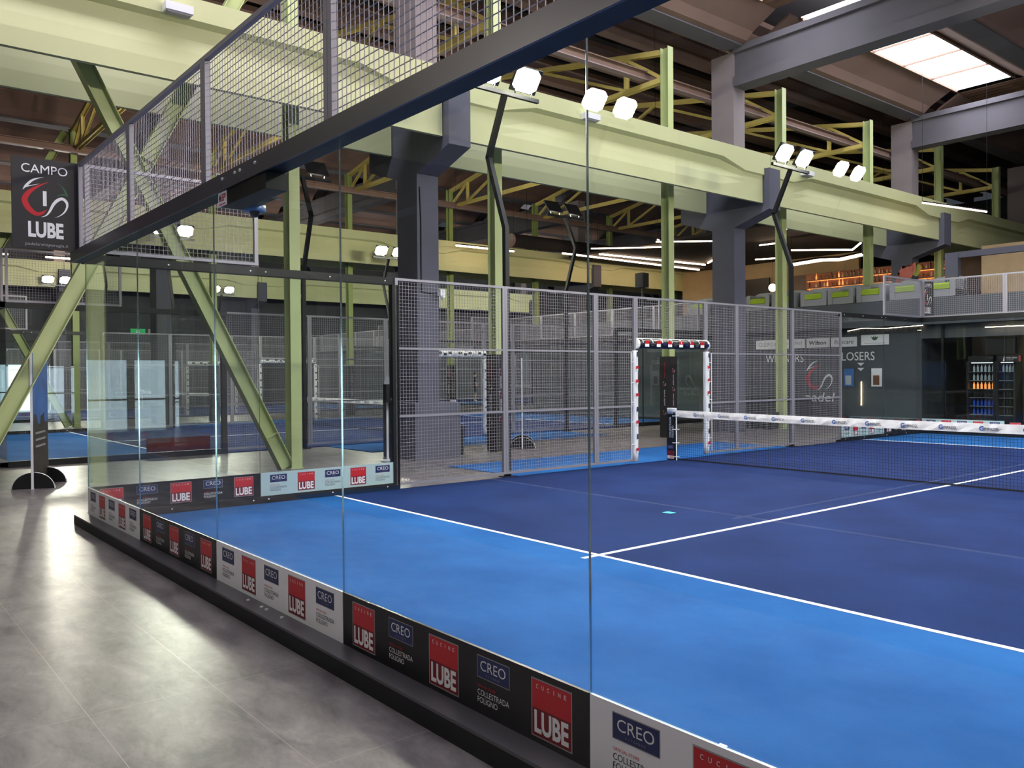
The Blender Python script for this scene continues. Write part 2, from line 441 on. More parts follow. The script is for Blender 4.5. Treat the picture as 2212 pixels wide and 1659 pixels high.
# ================================================================== THE HALL
FZ = -0.02
mb = MB(); mb.box(-39, 19, -27, 52, FZ-0.2, FZ, 'floor_tile'); fl = mb.build('floor', None, loc=(0, 0, 0)); fl['kind'] = 'structure'
for nm, bx, m_ in (('wall_right', (18.2, 18.5, -27, 52, FZ, 11.9), 'wall_dark'), ('wall_left', (-38.6, -38.2, -27, 52, FZ, 11.9), 'wall_dark'),
                   ('wall_back', (-38.2, 18.2, -27.3, -27, FZ, 11.9), 'wall_dark'), ('wall_front', (-38.2, 18.2, 52, 52.3, FZ, 11.9), 'wall_dark')):
    mb = MB(); mb.box(*bx, m_); struct(nm, mb)

# ---- windows that let daylight in at floor level
k = 1
def window(x, y0, y1, z1, inward, m='daylight_window'):
    global k
    mb = MB(); xo = x; s = inward
    fr = 'black_steel'
    xa, xb = sorted((xo, xo+s*0.10))
    for a, b in ((y0-0.05, y0), (y1, y1+0.05)): mb.box(xa, xb, a, b, FZ, z1+0.05, fr)
    mb.box(xa, xb, y0, y1, z1, z1+0.05, fr); mb.box(xa, xb, y0, y1, 0.88, 0.94, fr)
    o = mb.build('window_%d' % k); o['kind'] = 'structure'; k += 1
    g = MB(); xa, xb = sorted((xo+s*0.02, xo+s*0.05)); g.box(xa, xb, y0, y1, FZ, 0.88, m); g.box(xa, xb, y0, y1, 0.94, z1, m)
    part('pane', g, o)
for a, b in ((4.45, 5.87), (6.65, 7.45), (2.6, 4.2)): window(-38.2, a, b, 2.29, 1)
for a, b in ((3.95, 5.15), (5.38, 6.33), (6.62, 6.76)): window(18.2, a, b, 2.16, -1, 'daylight_window_strong')

# ---- green girders in pairs beside the columns, columns, posts, trusses
ROWX = {'near': 0.0, 'middle': -16.7, 'far': -33.4}
COLY = [-13.4, -3.2, 6.97, 17.15, 27.3, 37.5]
def girder_sec(xc, y, s, end):
    # s=+1 the deep face is towards +x ; section in x,z
    fu = 6.80 if end else 7.02
    if end: P = [(0.0, 6.07), (0.0, 6.98)]
    else: P = [(0.0, 6.07), (0.0, 6.34), (-0.03, 6.55), (-0.075, 6.75), (-0.085, fu-0.05)]
    while len(P) < 5: P.insert(1, (0.0, 6.07+0.15*len(P)))
    if end: P = [(0.0, 6.07), (0.0, 6.34), (0.0, 6.50), (0.0, 6.62), (0.0, fu-0.03)]
    P = P + [(0.055, fu), (0.055, 7.35), (-0.74, 7.35), (-0.74, 7.05), (-0.24, 7.0), (-0.20, 6.30), (-0.09, 6.07)]
    return [(xc+a, y, b) for a, b in P]
def girder(xc, y0, y1):
    mb = MB(); e = 1.1; t = 2.0
    secs = [girder_sec(xc, y0+0.27, 1, True), girder_sec(xc, y0+e, 1, True), girder_sec(xc, y0+t, 1, False), girder_sec(xc, y1-t, 1, False), girder_sec(xc, y1-e, 1, True), girder_sec(xc, y1-0.27, 1, True)]
    mb.loft(secs, 'girder_paint')
    mb.box(xc-0.74, xc+0.055, y0+0.01, y0+0.27, 6.98, 7.35, 'girder_paint'); mb.box(xc-0.74, xc+0.055, y1-0.27, y1-0.01, 6.98, 7.35, 'girder_paint')
    return mb
g0 = None
side_word = {'near': 'nearest the court with the net', 'middle': 'of the middle column row', 'far': 'of the farthest column row'}
span_word = ['behind the camera end', 'at the left end above the crossed braces', 'from the first to the second grey column', 'from the second to the third grey column', 'past the third grey column']
for rn, dx in ROWX.items():
    for sx, xc in (('front', -2.68), ('rear', -4.50)):
        for i in range(5):
            if rn != 'near' and i == 0: continue
            if rn == 'far' and sx == 'rear': continue
            lab = f'pale green concrete girder, {sx} one of the pair in the {rn} column row, {span_word[i]}'
            words = lab.split()
            lab = ' '.join(words[:16])
            if g0 is None:
                g0 = one('girder', girder(xc, COLY[1], COLY[2]), '', 'girder', 'paired pale green girders'); base = Vector(g0.location)
                gx0 = xc
            L = Vector((base.x+(xc-gx0)+dx, base.y+(COLY[i]-COLY[1]), base.z))
            short = f'pale green {rn}-row girder, {sx} of its pair, {span_word[i]}'
            if rn == 'near' and sx == 'front' and i == 1: g0['label'] = short; g0.location = L
            else: dup(g0, L, 0, short)

def column_parts(y, dx, ped, z1=10.3):
    mb = MB(); xa, xb = -4.33+dx, -3.60+dx
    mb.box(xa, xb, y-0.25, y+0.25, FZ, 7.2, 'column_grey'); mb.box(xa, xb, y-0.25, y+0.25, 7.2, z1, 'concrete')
    return mb
colw = ['behind the camera', 'left of the crossed braces', 'with a raised plinth and small camera', 'second along the far side of the court', 'third, painted with peppers', 'beyond the lounge']
for rn, dx in ROWX.items():
    for i, y in enumerate(COLY):
        t = thing('column', f'square grey concrete column of the {rn} row, {colw[i] if rn=="near" else ORD[i]+" from the camera end"}', 'column', (-3.965+dx, y, FZ), 'grey concrete columns')
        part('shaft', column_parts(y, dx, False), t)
        for s in ((1, -1) if rn != 'far' else (1,)):
            mb = MB(); x0 = -3.60+dx if s > 0 else -4.33+dx; x1 = -2.50+dx if s > 0 else -5.43+dx
            k_ = [(x0, 5.55), (x1, 5.90), (x1, 6.97), (x0, 6.97)]
            mb.loft([[(a, y-0.25, b) for a, b in k_], [(a, y+0.25, b) for a, b in k_]], 'column_grey')
            part('corbel', mb, t)
        if rn == 'near' and i == 2:
            mb = MB(); mb.box(-4.5, -3.30, 6.45, 7.50, FZ, 1.08, 'column_grey'); part('pedestal', mb, t)
            mb = MB(); mb.tube([(-3.59, 6.78, 5.3), (-3.585, 6.80, 4.6), (-3.585, 6.80, 3.25), (-3.585, 7.1, 3.22)], 0.015, 6, 'black_steel'); part('cable', mb, t)
        if rn == 'near' and i == 4:
            mb = MB(); f = lambda u, v: (-4.16+u, y-0.256, 4.82+v)
            stroke(mb, f, [(0.02,0.05,.04),(0.12,0.03,.10),(0.27,0.12,.13),(0.40,0.30,.13),(0.46,0.44,.08),(0.45,0.50,.01)], 'pepper_red')
            f = lambda u, v: (-3.594, y-0.12+u, 5.15+v)
            stroke(mb, f, [(0.02,0.16,.02),(0.07,0.06,.07),(0.17,0.04,.09),(0.26,0.12,.07),(0.29,0.24,.02)], 'pepper_yellow')
            part('painted_peppers', mb, t, label='pink and yellow pepper shapes painted on the column')

POSTY = [-0.96, 4.17, 8.75, 14.3, 19.3, 24.3, 29.4, 34.5]
def post_mb(y, dx, z1=9.83, xf=-3.60, m='green_paint'):
    mb = MB(); xf += dx; w_ = 0.20; dp = 0.25
    mb.box(xf-0.014, xf, y-0.1, y+0.1, FZ, z1, m); mb.box(xf-dp, xf-dp+0.014, y-0.1, y+0.1, FZ, z1, m)
    mb.box(xf-dp+0.014, xf-0.014, y-0.006, y+0.006, FZ, z1, m)
    mb.box(xf-dp-0.02, xf+0.02, y-0.12, y+0.12, FZ, FZ+0.02, m)
    return mb
plab = ['at the foot of the rising left brace', 'where the long brace meets the floor', 'with a black printed wrap, beyond the side mesh', 'with a black printed wrap, behind the net post', 'between the second grey column and the lounge', 'in front of the lounge bar', 'past the third column', 'deep behind the lounge']
for rn, dx in ROWX.items():
    if rn == 'far': continue
    for i, y in enumerate(POSTY):
        if rn == 'middle': lab = f'yellow-green steel post of the middle row, {ORD[i]} from the left end'
        else: lab = f'pale green steel post {plab[i]}'
        t = thing('steel_post', lab, 'post', (-3.725+dx, y, FZ), 'green steel posts')
        part('shaft', post_mb(y, dx, m='green_paint' if rn == 'near' else 'green_deep'), t)
        if i in (2, 3) or (rn == 'middle' and i in (3, 4)):
            mb = MB(); X = -3.56+dx
            zt = 2.04
            mb.box(X-0.33, X, y-0.14, y+0.14, FZ+0.02, zt, 'wrap_black')
            fx = lambda u, v, e=0.0: (X+0.002+e, y-0.14+u, v)
            for zc in (0.62, 1.15, 1.62):
                emblem(mb, fx, 0.09, 0.19, zc, zc+0.12)
            fy = lambda u, v: (X-0.33+u, y-0.143, v)
            fr = lambda u, v: (X+0.002, y-0.14+0.14-v, u)
            text(mb, 'padel arena', fr, 0.80, 1.10, -0.02, 0.03, 'white', shear=0.2); text(mb, 'padel arena', fr, 1.32, 1.58, -0.02, 0.03, 'white', shear=0.2)
            for zc in (0.55, 1.28): emblem(mb, fy, 0.10, 0.21, zc, zc+0.13)
            frs = lambda u, v: (X-0.33+0.17-v, y-0.143, u)
            text(mb, 'padel arena', frs, 0.80, 1.20, -0.02, 0.04, 'white', shear=0.2)
            text(mb, 'arena perugia', frs, 1.50, 1.90, -0.02, 0.03, 'logo_red', shear=0.2)
            part('printed_wrap', mb, t, label='black padded wrap with small padel emblems')

# crossed braces
def brace(name_lab, y0, z0, y1, z1, x, gus=True, m='green_paint'):
    t = thing('diagonal_brace', name_lab, 'brace', (x, y0, z0), 'crossed steel braces')
    mb = MB(); mb.ibeam((x, y0, z0), (x, y1, z1), 0.20, 0.24, m, upv=(0, 1, 0) if False else (0, (z1-z0), -(y1-y0))); part('bar', mb, t)
    d = Vector((0, y1-y0, z1-z0)).normalized(); n = Vector((0, d.z, -d.y))
    for q in (0.06, 0.48, 0.52, 0.94):
        p = Vector((x, y0+(y1-y0)*q, z0+(z1-z0)*q)); mb = MB()
        mb.bar(p - n*0.11, p + n*0.11, 0.19, 0.012, m, upv=tuple(d)); part('stiffener_plate', mb, t)
    return t
brace('long pale green diagonal brace falling right to the floor beside the court corner', 4.02, 0.0, -0.86, 9.75, -3.72)
brace('long pale green diagonal brace falling left past the blue banner stand', -0.80, 0.0, 4.08, 9.75, -3.78)
brace('distant yellow-green brace falling right towards the middle row of posts', 3.95, 0.0, -0.8, 9.7, -20.42, m='green_deep')
brace('distant yellow-green brace falling left behind the left signboard', -0.8, 0.0, 3.95, 9.7, -20.48, m='green_deep')

# trusses
def truss(y, m='truss_yellow'):
    xa, xb = -3.86, -20.3; xm = (xa+xb)/2; zr = 11.25; zl = 9.05; ze = 9.74
    parts_ = []
    ch = lambda p, q: MB().ibeam(p, q, 0.13, 0.15, m, upv=(0, 1, 0))
    parts_.append(('bottom_chord', ch((xa, y, zl), (xb, y, zl))))
    parts_.append(('top_chord', ch((xa, y, ze), (xm, y, zr)))); parts_.append(('top_chord', ch((xm, y, zr), (xb, y, ze))))
    xs = [xa, -5.1, -8.5, xm, 2*xm+8.5, 2*xm+5.1, xb]
    zt = lambda x: ze + (zr-ze)*(1-abs(x-xm)/abs(xm-xa))
    for i in (1, 3, 5): parts_.append(('vertical_strut', MB().ibeam((xs[i], y, zl+.07), (xs[i], y, zt(xs[i])-.07), 0.10, 0.11, m, upv=(0, 1, 0))))
    for i, (d0, d1) in enumerate(((0, 1), (0, 1), (1, 0), (0, 1), (1, 0), (1, 0))):
        P = lambda x, t_: (x, y, zt(x)-.05 if t_ else zl+.05)
        parts_.append(('diagonal_strut', MB().ibeam(P(xs[i], d0), P(xs[i+1], d1), 0.08, 0.09, m, upv=(0, 1, 0))))
    return parts_
t0 = thing('roof_truss', 'yellow steel roof truss springing from the second post, nearest the corner', 'truss', (-12.08, 4.17, 9.0), 'yellow steel roof trusses')
for nm, b in truss(4.17): part(nm, b, t0)
for i, y in enumerate(POSTY):
    if y == 4.17: continue
    dup(t0, (-12.08, y, 9.0), 0, ['yellow roof truss at the left end above the crossed braces', '', 'yellow roof truss behind the tall lamp post, from the first wrapped post', 'tall yellow roof truss springing from the post behind the net', 'yellow roof truss between the second column and the lounge', 'yellow roof truss over the front of the lounge', 'yellow roof truss past the third column', 'farthest yellow roof truss'][i])
# longitudinal ties
for x, z, m_, lb in ((-4.42, 9.28, 'steel_pink', 'pinkish steel tie beam running under the near ends of the yellow trusses'),
                 (-19.75, 8.98, 'steel_pink', 'dark steel tie beam running under the far ends of the yellow trusses')):
    t = thing('tie_beam', lb, 'beam', (x, 12, z))
    mb = MB(); mb.box(x-0.02, x+0.02, -6, 50, z-0.08, z+0.10, 'soffit_brown'); part('web', mb, t)
    mb = MB(); mb.box(x-0.10, x+0.10, -6, 50, z-0.11, z-0.08, m_); mb.box(x-0.10, x+0.10, -6, 50, z+0.10, z+0.13, 'soffit_brown'); part('flange', mb, t)

# ---- concrete roof beams across each side bay and roof shells
rb0 = None
for bay, x0, x1 in (('near', -3.6, 18.1), ('left', -38.1, -20.9)):
    for i, y in enumerate(COLY[:5] if bay == 'near' else COLY[1:]):
        mb = MB(); xL, xR = x0, x1
        mb.box(xL, xR, y-0.20, y+0.20, 9.62, 10.25, 'beam_concrete'); mb.box(xL, xR, y-0.27, y+0.27, 9.36, 9.62, 'beam_concrete')
        mb.box(xL, xR, y-0.30, y+0.30, 10.25, 10.42, 'beam_concrete')
        one('roof_beam', mb, f'grey concrete roof beam crossing the {bay} bay at the {ORD[i]} column', 'beam', 'concrete roof beams')
def shell(xc, y0, y1, z=10.42):
    P = [(-1.30, 10.98), (-0.62, 10.62), (-0.42, 10.44), (-0.30, 10.40), (0.30, 10.40), (0.42, 10.44), (0.62, 10.62), (1.30, 10.98)]
    Q = [(a*0.99, b+0.07) for a, b in P[::-1]]
    P = [(xc+a, b) for a, b in P+Q]
    return MB().loft([[(a, y0, b) for a, b in P], [(a, y1, b) for a, b in P]], 'soffit_brown')
n = 0
for bay, xs in (('near', [-3.55, 1.0, 5.55, 10.1, 14.65]), ('left', [-37.3, -33.42, -29.35, -25.3, -22.6])):
    for i in range(len(COLY)-1):
        y0, y1 = COLY[i]+0.31, COLY[i+1]-0.31
        mb = MB()
        for xc in xs:
            mb.box(xc-0.28, xc+0.28, y0, y1, 10.36, 10.41, 'beam_concrete'); s_ = shell(xc, y0, y1); o_ = len(mb.v); mb.v += s_.v; kk = mb.mi('soffit_brown' if True else ''); mb.f += [tuple(a+o_ for a in q) for q in s_.f]; mb.m += [kk]*len(s_.f)  # grey strip under each trough paints in the roof-light tone on the ribs
        o = mb.build('ceiling', None); o['kind'] = 'structure'
mb = MB()
mb.box(-38.4, 18.4, -27, 52, 12.4, 12.5, 'roof_dark'); struct('ceiling', mb)
# wide flat shells of the middle bay
mb = MB()
for i in range(8):
    xx = -19.9 + i*2.05
    mb.box(xx, xx+1.35, -13, 50, 11.75, 11.9, 'soffit_brown'); mb.box(xx+0.5, xx+0.85, -13, 50, 11.45, 11.75, 'soffit_brown')
struct('ceiling', mb)
# skylights and corrugated infill between the shells
def corr(xa, xb, y0, y1, z):
    mb = MB(); n_ = max(4, int((y1-y0)/0.11)); P = []
    for j in range(n_+1): P.append((y0+(y1-y0)*j/n_, z+0.025*math.sin(j*PI/1.5)))
    mb.loft([[(xa, a, b) for a, b in P]+[(xa, a, b+0.02) for a, b in P[::-1]], [(xb, a, b) for a, b in P]+[(xb, a, b+0.02) for a, b in P[::-1]]], 'corrugated')
    return mb
gaps = {'near': [(-2.25, -0.3), (2.3, 4.25), (6.85, 8.8), (11.4, 13.35)], 'left': [(-36.2, -34.6), (-32.28, -30.52), (-28.2, -26.6)]}
sn = 0
for bay, L in gaps.items():
    for gi, (xa, xb) in enumerate(L):
        for ci in range(len(COLY)-1):
            y0, y1 = COLY[ci]+0.3, COLY[ci+1]-0.3
            lit = (bay == 'near' and gi in (0, 2) and ci in (1, 2, 3)) or (bay == 'near' and gi == 3 and ci in (1, 2)) or (bay == 'left' and gi == 1 and ci in (1, 2, 4))
            if lit:
                if bay == 'left': y0, y1 = {1: (3.5, 4.2), 2: (8.5, 12.1), 4: (32.8, 36.0)}[ci]
                if bay == 'near' and gi == 0 and ci == 2: y0, y1 = COLY[ci]+0.3, 16.1
                if bay == 'near' and gi == 0 and ci == 3: y0, y1 = 17.9, 27.2
                t = thing('roof_light', f'bright translucent roof light in the {bay} bay, {ORD[gi]} strip, {ORD[ci]} span', 'skylight', ((xa+xb)/2, (y0+y1)/2, 10.95), 'bright roof lights')
                mb = MB(); mb.box(xa+0.08, xb-0.08, y0, y1, 11.0, 11.03, 'skylight'); part('pane', mb, t)
                mb = MB()
                for j in range(1, 5): mb.box(xa+0.1, xb-0.1, y0+(y1-y0)*j/5-0.02, y0+(y1-y0)*j/5+0.02, 10.95, 11.0, 'corrugated')
                mb.box(xa+0.05, xa+0.12, y0, y1, 10.93, 11.05, 'corrugated'); mb.box(xb-0.12, xb-0.05, y0, y1, 10.93, 11.05, 'corrugated'); part('glazing_bars', mb, t)
                if y1 < COLY[ci+1]-0.5:
                    o = corr(xa, xb, y1, COLY[ci+1]-0.3, 11.0).build('ceiling', None); o['kind'] = 'structure'
            else:
                o = corr(xa, xb, y0, y1, 11.0).build('ceiling', None); o['kind'] = 'structure'

# ================================================================== COURTS
CTR = (5.0, 10.0)
def court_turf(ox, oy, label, grp='blue padel court carpets'):
    t = thing('court_carpet', label, 'court carpet', (ox+5, oy+10, 0), grp)
    for nm, a, b, m_ in (('end_zone', 0, 3.05, 'turf_light'), ('centre_zone', 3.05, 16.95, 'turf_dark'), ('end_zone', 16.95, 20, 'turf_light')):
        mb = MB(); mb.box(ox+0.0, ox+10.0, oy+a, oy+b, FZ+0.001, 0.0, m_)
        part(nm, mb, t)
    for a in (3.05, 16.95):
        mb = MB(); mb.box(ox, ox+10, oy+a-0.025, oy+a+0.025, 0.0, 0.003, 'line_white'); part('service_line', mb, t)
    mb = MB(); mb.box(ox+4.975, ox+5.025, oy+2.85, oy+17.15, 0.0, 0.0035, 'line_white'); part('centre_line', mb, t)
    return t
court_turf(0, 0, 'two-tone blue court carpet with white lines under the nearest net')
court_turf(-17.5, 0.3, 'two-tone blue court carpet of the second court, beyond the near green posts')
court_turf(-35.0, 0.3, 'two-tone blue court carpet of the third court, before the daylight windows')
court_turf(-35.0, 24.0, 'two-tone blue court carpet where the distant player stands')
court_turf(-0.35, -22.65, 'two-tone blue court carpet behind the camera, mirrored in the glass')

def apron(ox, oy, label, y0=6.3, y1=14.0):
    mb = MB(); mb.box(ox-2.05, ox-0.05, oy+y0, oy+y1, FZ+0.001, -0.006, 'turf_light'); one('door_mat', mb, label, 'carpet', 'light blue carpets outside the doors')
apron(0, 0, 'light blue carpet outside the side door of the nearest court')
mb = MB(); mb.box(-7.45, -5.4, 6.7, 13.9, FZ+0.001, -0.006, 'turf_light'); one('door_mat', mb, 'light blue carpet outside the side door of the second court', 'carpet', 'light blue carpets outside the doors')
mb = MB(); mb.box(-19.6, -17.6, 6.7, 13.9, FZ+0.001, -0.006, 'turf_light'); one('door_mat', mb, 'light blue carpet on the far side of the second court', 'carpet', 'light blue carpets outside the doors')

# --- structural steel of one court (origin at its near left corner)
def frame_end(label):
    """base channel and top channel of the end wall plus two corner returns"""
    t = thing('end_wall_frame', label, 'steel frame', (5, 0, FZ), 'court end wall frames')
    mb = MB(); mb.box(-0.06, 10.06, -0.14, 0.012, 0.075, 0.09, 'beam_steel'); mb.box(-0.06, 10.06, -0.14, -0.125, FZ, 0.075, 'black_steel'); mb.box(-0.06, 10.06, -0.003, 0.012, FZ, 0.075, 'black_steel')
    mb.box(-0.062, -0.05, -0.14, 0.012, FZ, 0.075, 'beam_steel'); part('base_channel', mb, t)
    mb = MB(); mb.box(-0.10, 10.10, -0.135, -0.120, 2.905, 3.02, 'beam_steel'); mb.box(-0.10, 10.10, -0.12, 0.0, 2.905, 2.915, 'black_steel'); mb.box(-0.10, 10.10, -0.015, 0.0, 2.915, 3.02, 'black_steel')
    mb.box(-0.10, 10.10, -0.12, -0.015, 3.010, 3.02, 'black_steel')
    part('top_channel', mb, t)
    for xs in ((4.56, 4.79, 4.88, 5.13),):
        for x in xs: part('bolt', MB().tube([(x, -0.134, 2.98), (x, -0.143, 2.98)], 0.011, 8, 'bolt'), t)
        for x in (4.74, 4.97, 5.05, 5.29): part('bolt', MB().tube([(x, -0.06, 0.088), (x, -0.06, 0.098)], 0.012, 8, 'bolt'), t)
    mb = MB(); mb.box(4.47, 5.25, -0.119, 0.03, 2.80, 2.905, 'black_steel'); part('splice_bracket', mb, t)
    return t
fe = frame_end('dark steel channel frame around the near glass wall, above and below the panes')
end_frames = [fe]
rot_about(fe, CTR, 'dark steel frame around the far end glass wall past the net')
for off, lb in (((-17.5, 0.3, 0), 'dark steel frame around the left end wall of the second court'), ((-35, 0.3, 0), 'dark steel frame around the left end wall of the third court'), ((-35, 24.0, 0), 'dark steel frame around the near end wall of the distant player\'s court')):
    f2 = dup_off(fe, off, lb)
    rot_about(f2, (CTR[0]+off[0], CTR[1]+off[1]), lb.replace('left end', 'far end').replace('near end', 'rear end'))

def frame_side(label):
    t = thing('side_wall_frame', label, 'steel frame', (0, 2, FZ), 'court side wall frames')
    mb = MB(); mb.box(-0.10, 0.02, 0.0, 4.06, FZ, 0.09, 'black_steel'); part('base_channel', mb, t)
    mb = MB(); mb.box(-0.12, 0.0, -0.02, 4.06, 2.90, 3.0, 'black_steel'); part('top_channel', mb, t)
    mb = MB(); mb.box(-0.08, 0.02, 3.955, 4.06, 0.09, 2.90, 'black_steel'); part('end_post', mb, t)
    for y in (0.9, 1.9, 2.1, 3.0, 3.85):
        for z in (0.05, 2.95): part('bolt', MB().tube([(-0.002 if z > 1 else 0.018, y, z), (0.007 if z > 1 else 0.027, y, z)], 0.010, 8, 'bolt'), t)
    return t
fs = frame_side('black steel frame around the corner side glass, ending at the wire fence')
def side4(src, name_list, off=(0, 0, 0)):
    """the other three side returns of a court: far end same side, both on the opposite side"""
    c = (CTR[0]+off[0], CTR[1]+off[1])
    a = dup_mirror_y(src, c[1]) ; a['label'] = name_list[0]
def dup_mirror_y(src, yc, label):
    o = dup(src, (src.location.x, 2*yc-src.location.y, src.location.z), src.rotation_euler.z, label); o.scale = (1, -1, 1); return o
def side_set(src, labels, c):
    a = dup_mirror_y(src, c[1], labels[0])
    if c == CTR:
        for ch in list(a.children):
            if ch.name.startswith('end_post'): bpy.data.objects.remove(ch)
    b = rot_about(src, c, labels[1])
    d = rot_about(a, c, labels[2]); d.scale = (1, -1, 1)
    return a, b, d
side_set(fs, ['black steel frame around the far corner side glass beyond the side fence', 'black steel frame of the far right side glass', 'black steel frame of the near right side glass'], CTR)
for off, w_ in (((-17.5, 0.3, 0), 'second court'), ((-35, 0.3, 0), 'third court'), ((-35, 24, 0), 'distant player\'s court')):
    c = (CTR[0]+off[0], CTR[1]+off[1]); s2 = dup_off(fs, off, f'black steel side glass frame of the {w_}, near left corner')
    side_set(s2, [f'black steel side glass frame of the {w_}, far left corner', f'black steel side glass frame of the {w_}, far right corner', f'black steel side glass frame of the {w_}, near right corner'], c)

# --- glass panes
def pane(black, label, big=True, width=2.0):
    t = thing('glass_panel', label, 'glass panel', (0, 0, 0.09), 'clear glass court panels')
    mb = MB(); mb.box(0.003, width-0.003, -0.006, 0.006, 0.09, 2.91, 'pane_glass'); 
    # the four narrow edges are polished glass edges
    g = mb.build('glass', t)
    mb = MB(); mb.box(0.0005, 0.003, -0.0055, 0.0055, 0.385, 2.91, 'glass_edge'); part('polished_edge', mb, t)
    st = moved(sponsor_strip(width, black, True, big), T(0, 0, 0.09)); part('printed_strip', st, t, label=('black' if black else 'white')+' strip with red and navy logo blocks')
    return t
P_white = pane(False, 'clear glass pane with a white logo strip, at the left corner of the near wall')
P_black = pane(True, 'glass pane with black logo strip, second from the left corner of the near wall'); P_black.location = (2, 0, 0.09)
dup(P_white, (4, 0, 0.09), 0, 'middle glass pane of the near wall, white logo strip')
dup(P_black, (6, 0, 0.09), 0, 'glass pane of the near wall with the largest whole black logo strip')
dup(P_white, (8, 0, 0.09), 0, 'nearest glass pane at the right frame edge, white logo strip cut off below')
for i in range(5):
    src = P_white if i % 2 == 0 else P_black
    dup(src, (10-2*i, 20, 0.09), PI, f'far end wall glass pane past the net, {ORD[4-i]} from its left corner')
# side panes (along y)
def side_pane(ox, oy, y, black, label, rot=-PI/2): 
    return dup(P_black if black else P_white, (ox, oy+y, 0.09), rot, label)
side_pane(0, 0, 2, True, 'side glass pane with black logo strip, next to the corner')
side_pane(0, 0, 4, False, 'side glass pane with pale logo strip, next to the wire fence')
side_pane(0, 0, 18, False, 'far side glass pane with pale strip seen behind the net tape')
side_pane(0, 0, 20, True, 'far side glass pane with black strip, at the far corner')
for y, bl, lb in ((0, True, 'right side glass pane nearest the camera, out of view'), (2, False, 'second right side glass pane'), (16, False, 'far right side glass pane before the last'), (18, True, 'last far right side glass pane')):
    side_pane(10, 0, y, bl, lb, PI/2)
def plain_pane():
    t = thing('glass_panel', 'plain clear glass pane of the second court beside the black lamp post', 'glass panel', (0, 0, 0.09), 'clear glass court panels')
    mb = MB(); mb.box(0.003, 1.997, -0.006, 0.006, 0.09, 2.91, 'pane_glass'); mb.build('glass', t)
    return t
P_plain = plain_pane(); P_plain.location = (-7.5, 0.3+2, 0.09); P_plain.rotation_euler.z = -PI/2
for ox, oy, w_ in ((-17.5, 0.3, 'second court'), (-35, 0.3, 'third court'), (-35, 24.0, 'distant player\'s court')):
    for i in range(5):
        dup(P_plain, (ox+2*i, oy, 0.09), 0, f'{w_} left end pane, {ORD[i]} from its outer corner')
        dup(P_plain, (ox+2*i, oy+20, 0.09), 0, f'{w_} far end pane, {ORD[i]} from its outer corner')
    for xx, sd in ((ox, 'outer'), (ox+10, 'inner')):
        for j, y in enumerate((2, 4, 18, 20)):
            if w_ == 'second court' and sd == 'inner' and j == 0: continue
            dup(P_plain, (xx, oy+y, 0.09), -PI/2, f'{w_} {sd} side glass pane, {ORD[j]} from its left end')

# --- wire fence panels
def fence_panel(wd, z0, z1, rails, label, cell=0.05, wire=0.0040, fr=0.05):
    t = thing('fence_panel', label, 'wire fence', (0, 0, z0), 'welded wire fence panels')
    mb = MB(); h = fr
    mb.box(0.002, h, -0.02, 0.02, z0, z1, 'fence_grey'); mb.box(wd-h, wd-0.002, -0.02, 0.02, z0, z1, 'fence_grey')
    mb.box(h, wd-h, -0.02, 0.02, z1-0.035, z1, 'fence_grey'); mb.box(h, wd-h, -0.02, 0.02, z0, z0+0.035, 'fence_grey')
    for z in rails: mb.box(h, wd-h, -0.012, 0.012, z-0.015, z+0.015, 'fence_grey')
    part('panel_frame', mb, t)
    mb = MB(); n = int(round(wd/cell)); a = wire/2
    for i in range(1, n): x = wd*i/n; mb.box(x-a, x+a, 0.018, 0.018+wire, z0+0.01, z1-0.01, 'wire_grey')
    n = int(round((z1-z0)/cell))
    for i in range(1, n): z = z0+(z1-z0)*i/n; mb.box(0.01, wd-0.01, 0.018+wire, 0.018+2*wire, z-a, z+a, 'wire_grey')
    part('wire_mesh', mb, t)
    return t
# local x runs along the fence; wires are on local +y
def place(t, x, y, rz): t.location = (x, y, t.location.z); t.rotation_euler = (0, 0, rz); return t
F_top = place(fence_panel(2.0, 3.02, 4.0, [], 'upper wire panel above the near wall, at the left corner by the numbered sign'), 0, -0.05, 0)
topl = ['second upper wire panel along the top of the near wall', 'third upper wire panel along the top of the near wall', 'fourth upper wire panel, largest at the top of the picture', 'fifth upper wire panel, above the picture edge']
for i in range(1, 5): dup(F_top, (2*i, -0.05, F_top.location.z), 0, topl[i-1])
for i in range(5): dup(F_top, (10-2*i, 20.05, F_top.location.z), PI, f'upper wire panel over the far end wall, {ORD[4-i]} from its left corner')
dup(F_top, (0.0, 0, F_top.location.z), PI/2, 'upper wire panel over the side glass, behind the dome camera')
dup(F_top, (0.0, 20, F_top.location.z), -PI/2, 'upper wire panel over the far side glass at the far corner')
dup(F_top, (10.0, 0, F_top.location.z), PI/2, 'upper wire panel at the near right corner'); dup(F_top, (10.0, 20, F_top.location.z), -PI/2, 'upper wire panel at the far right corner')
F_side = place(fence_panel(2.0, 0.05, 3.0, [2.0, 1.03], 'side wire fence panel just past the side glass, in front of the grey column'), 0, 4.06-0.06, PI/2)
sl = {6: 'side wire fence panel between the tall lamp post and the yellow ball', 12: 'side wire fence panel just past the door opening', 14: 'last side wire fence panel, in front of the ring emblem wall'}
for y in (6, 12, 14): dup(F_side, (0, y, F_side.location.z), PI/2, sl[y])
F_half = place(fence_panel(1.0, 0.05, 3.0, [2.0, 1.03], 'narrow side fence panel on the left of the door'), 0, 8, PI/2)
dup(F_half, (0, 11, F_half.location.z), PI/2, 'narrow side fence panel on the right of the door')
F_over = place(fence_panel(2.0, 2.20, 3.0, [], 'wire panel above the door opening'), 0, 9, PI/2)
for y, lb in ((4, 'first'), (6, 'second'), (12, 'third'), (14, 'fourth')): dup(F_side, (10, y+2, F_side.location.z), -PI/2, f'{lb} wire fence panel of the right side, out of view')
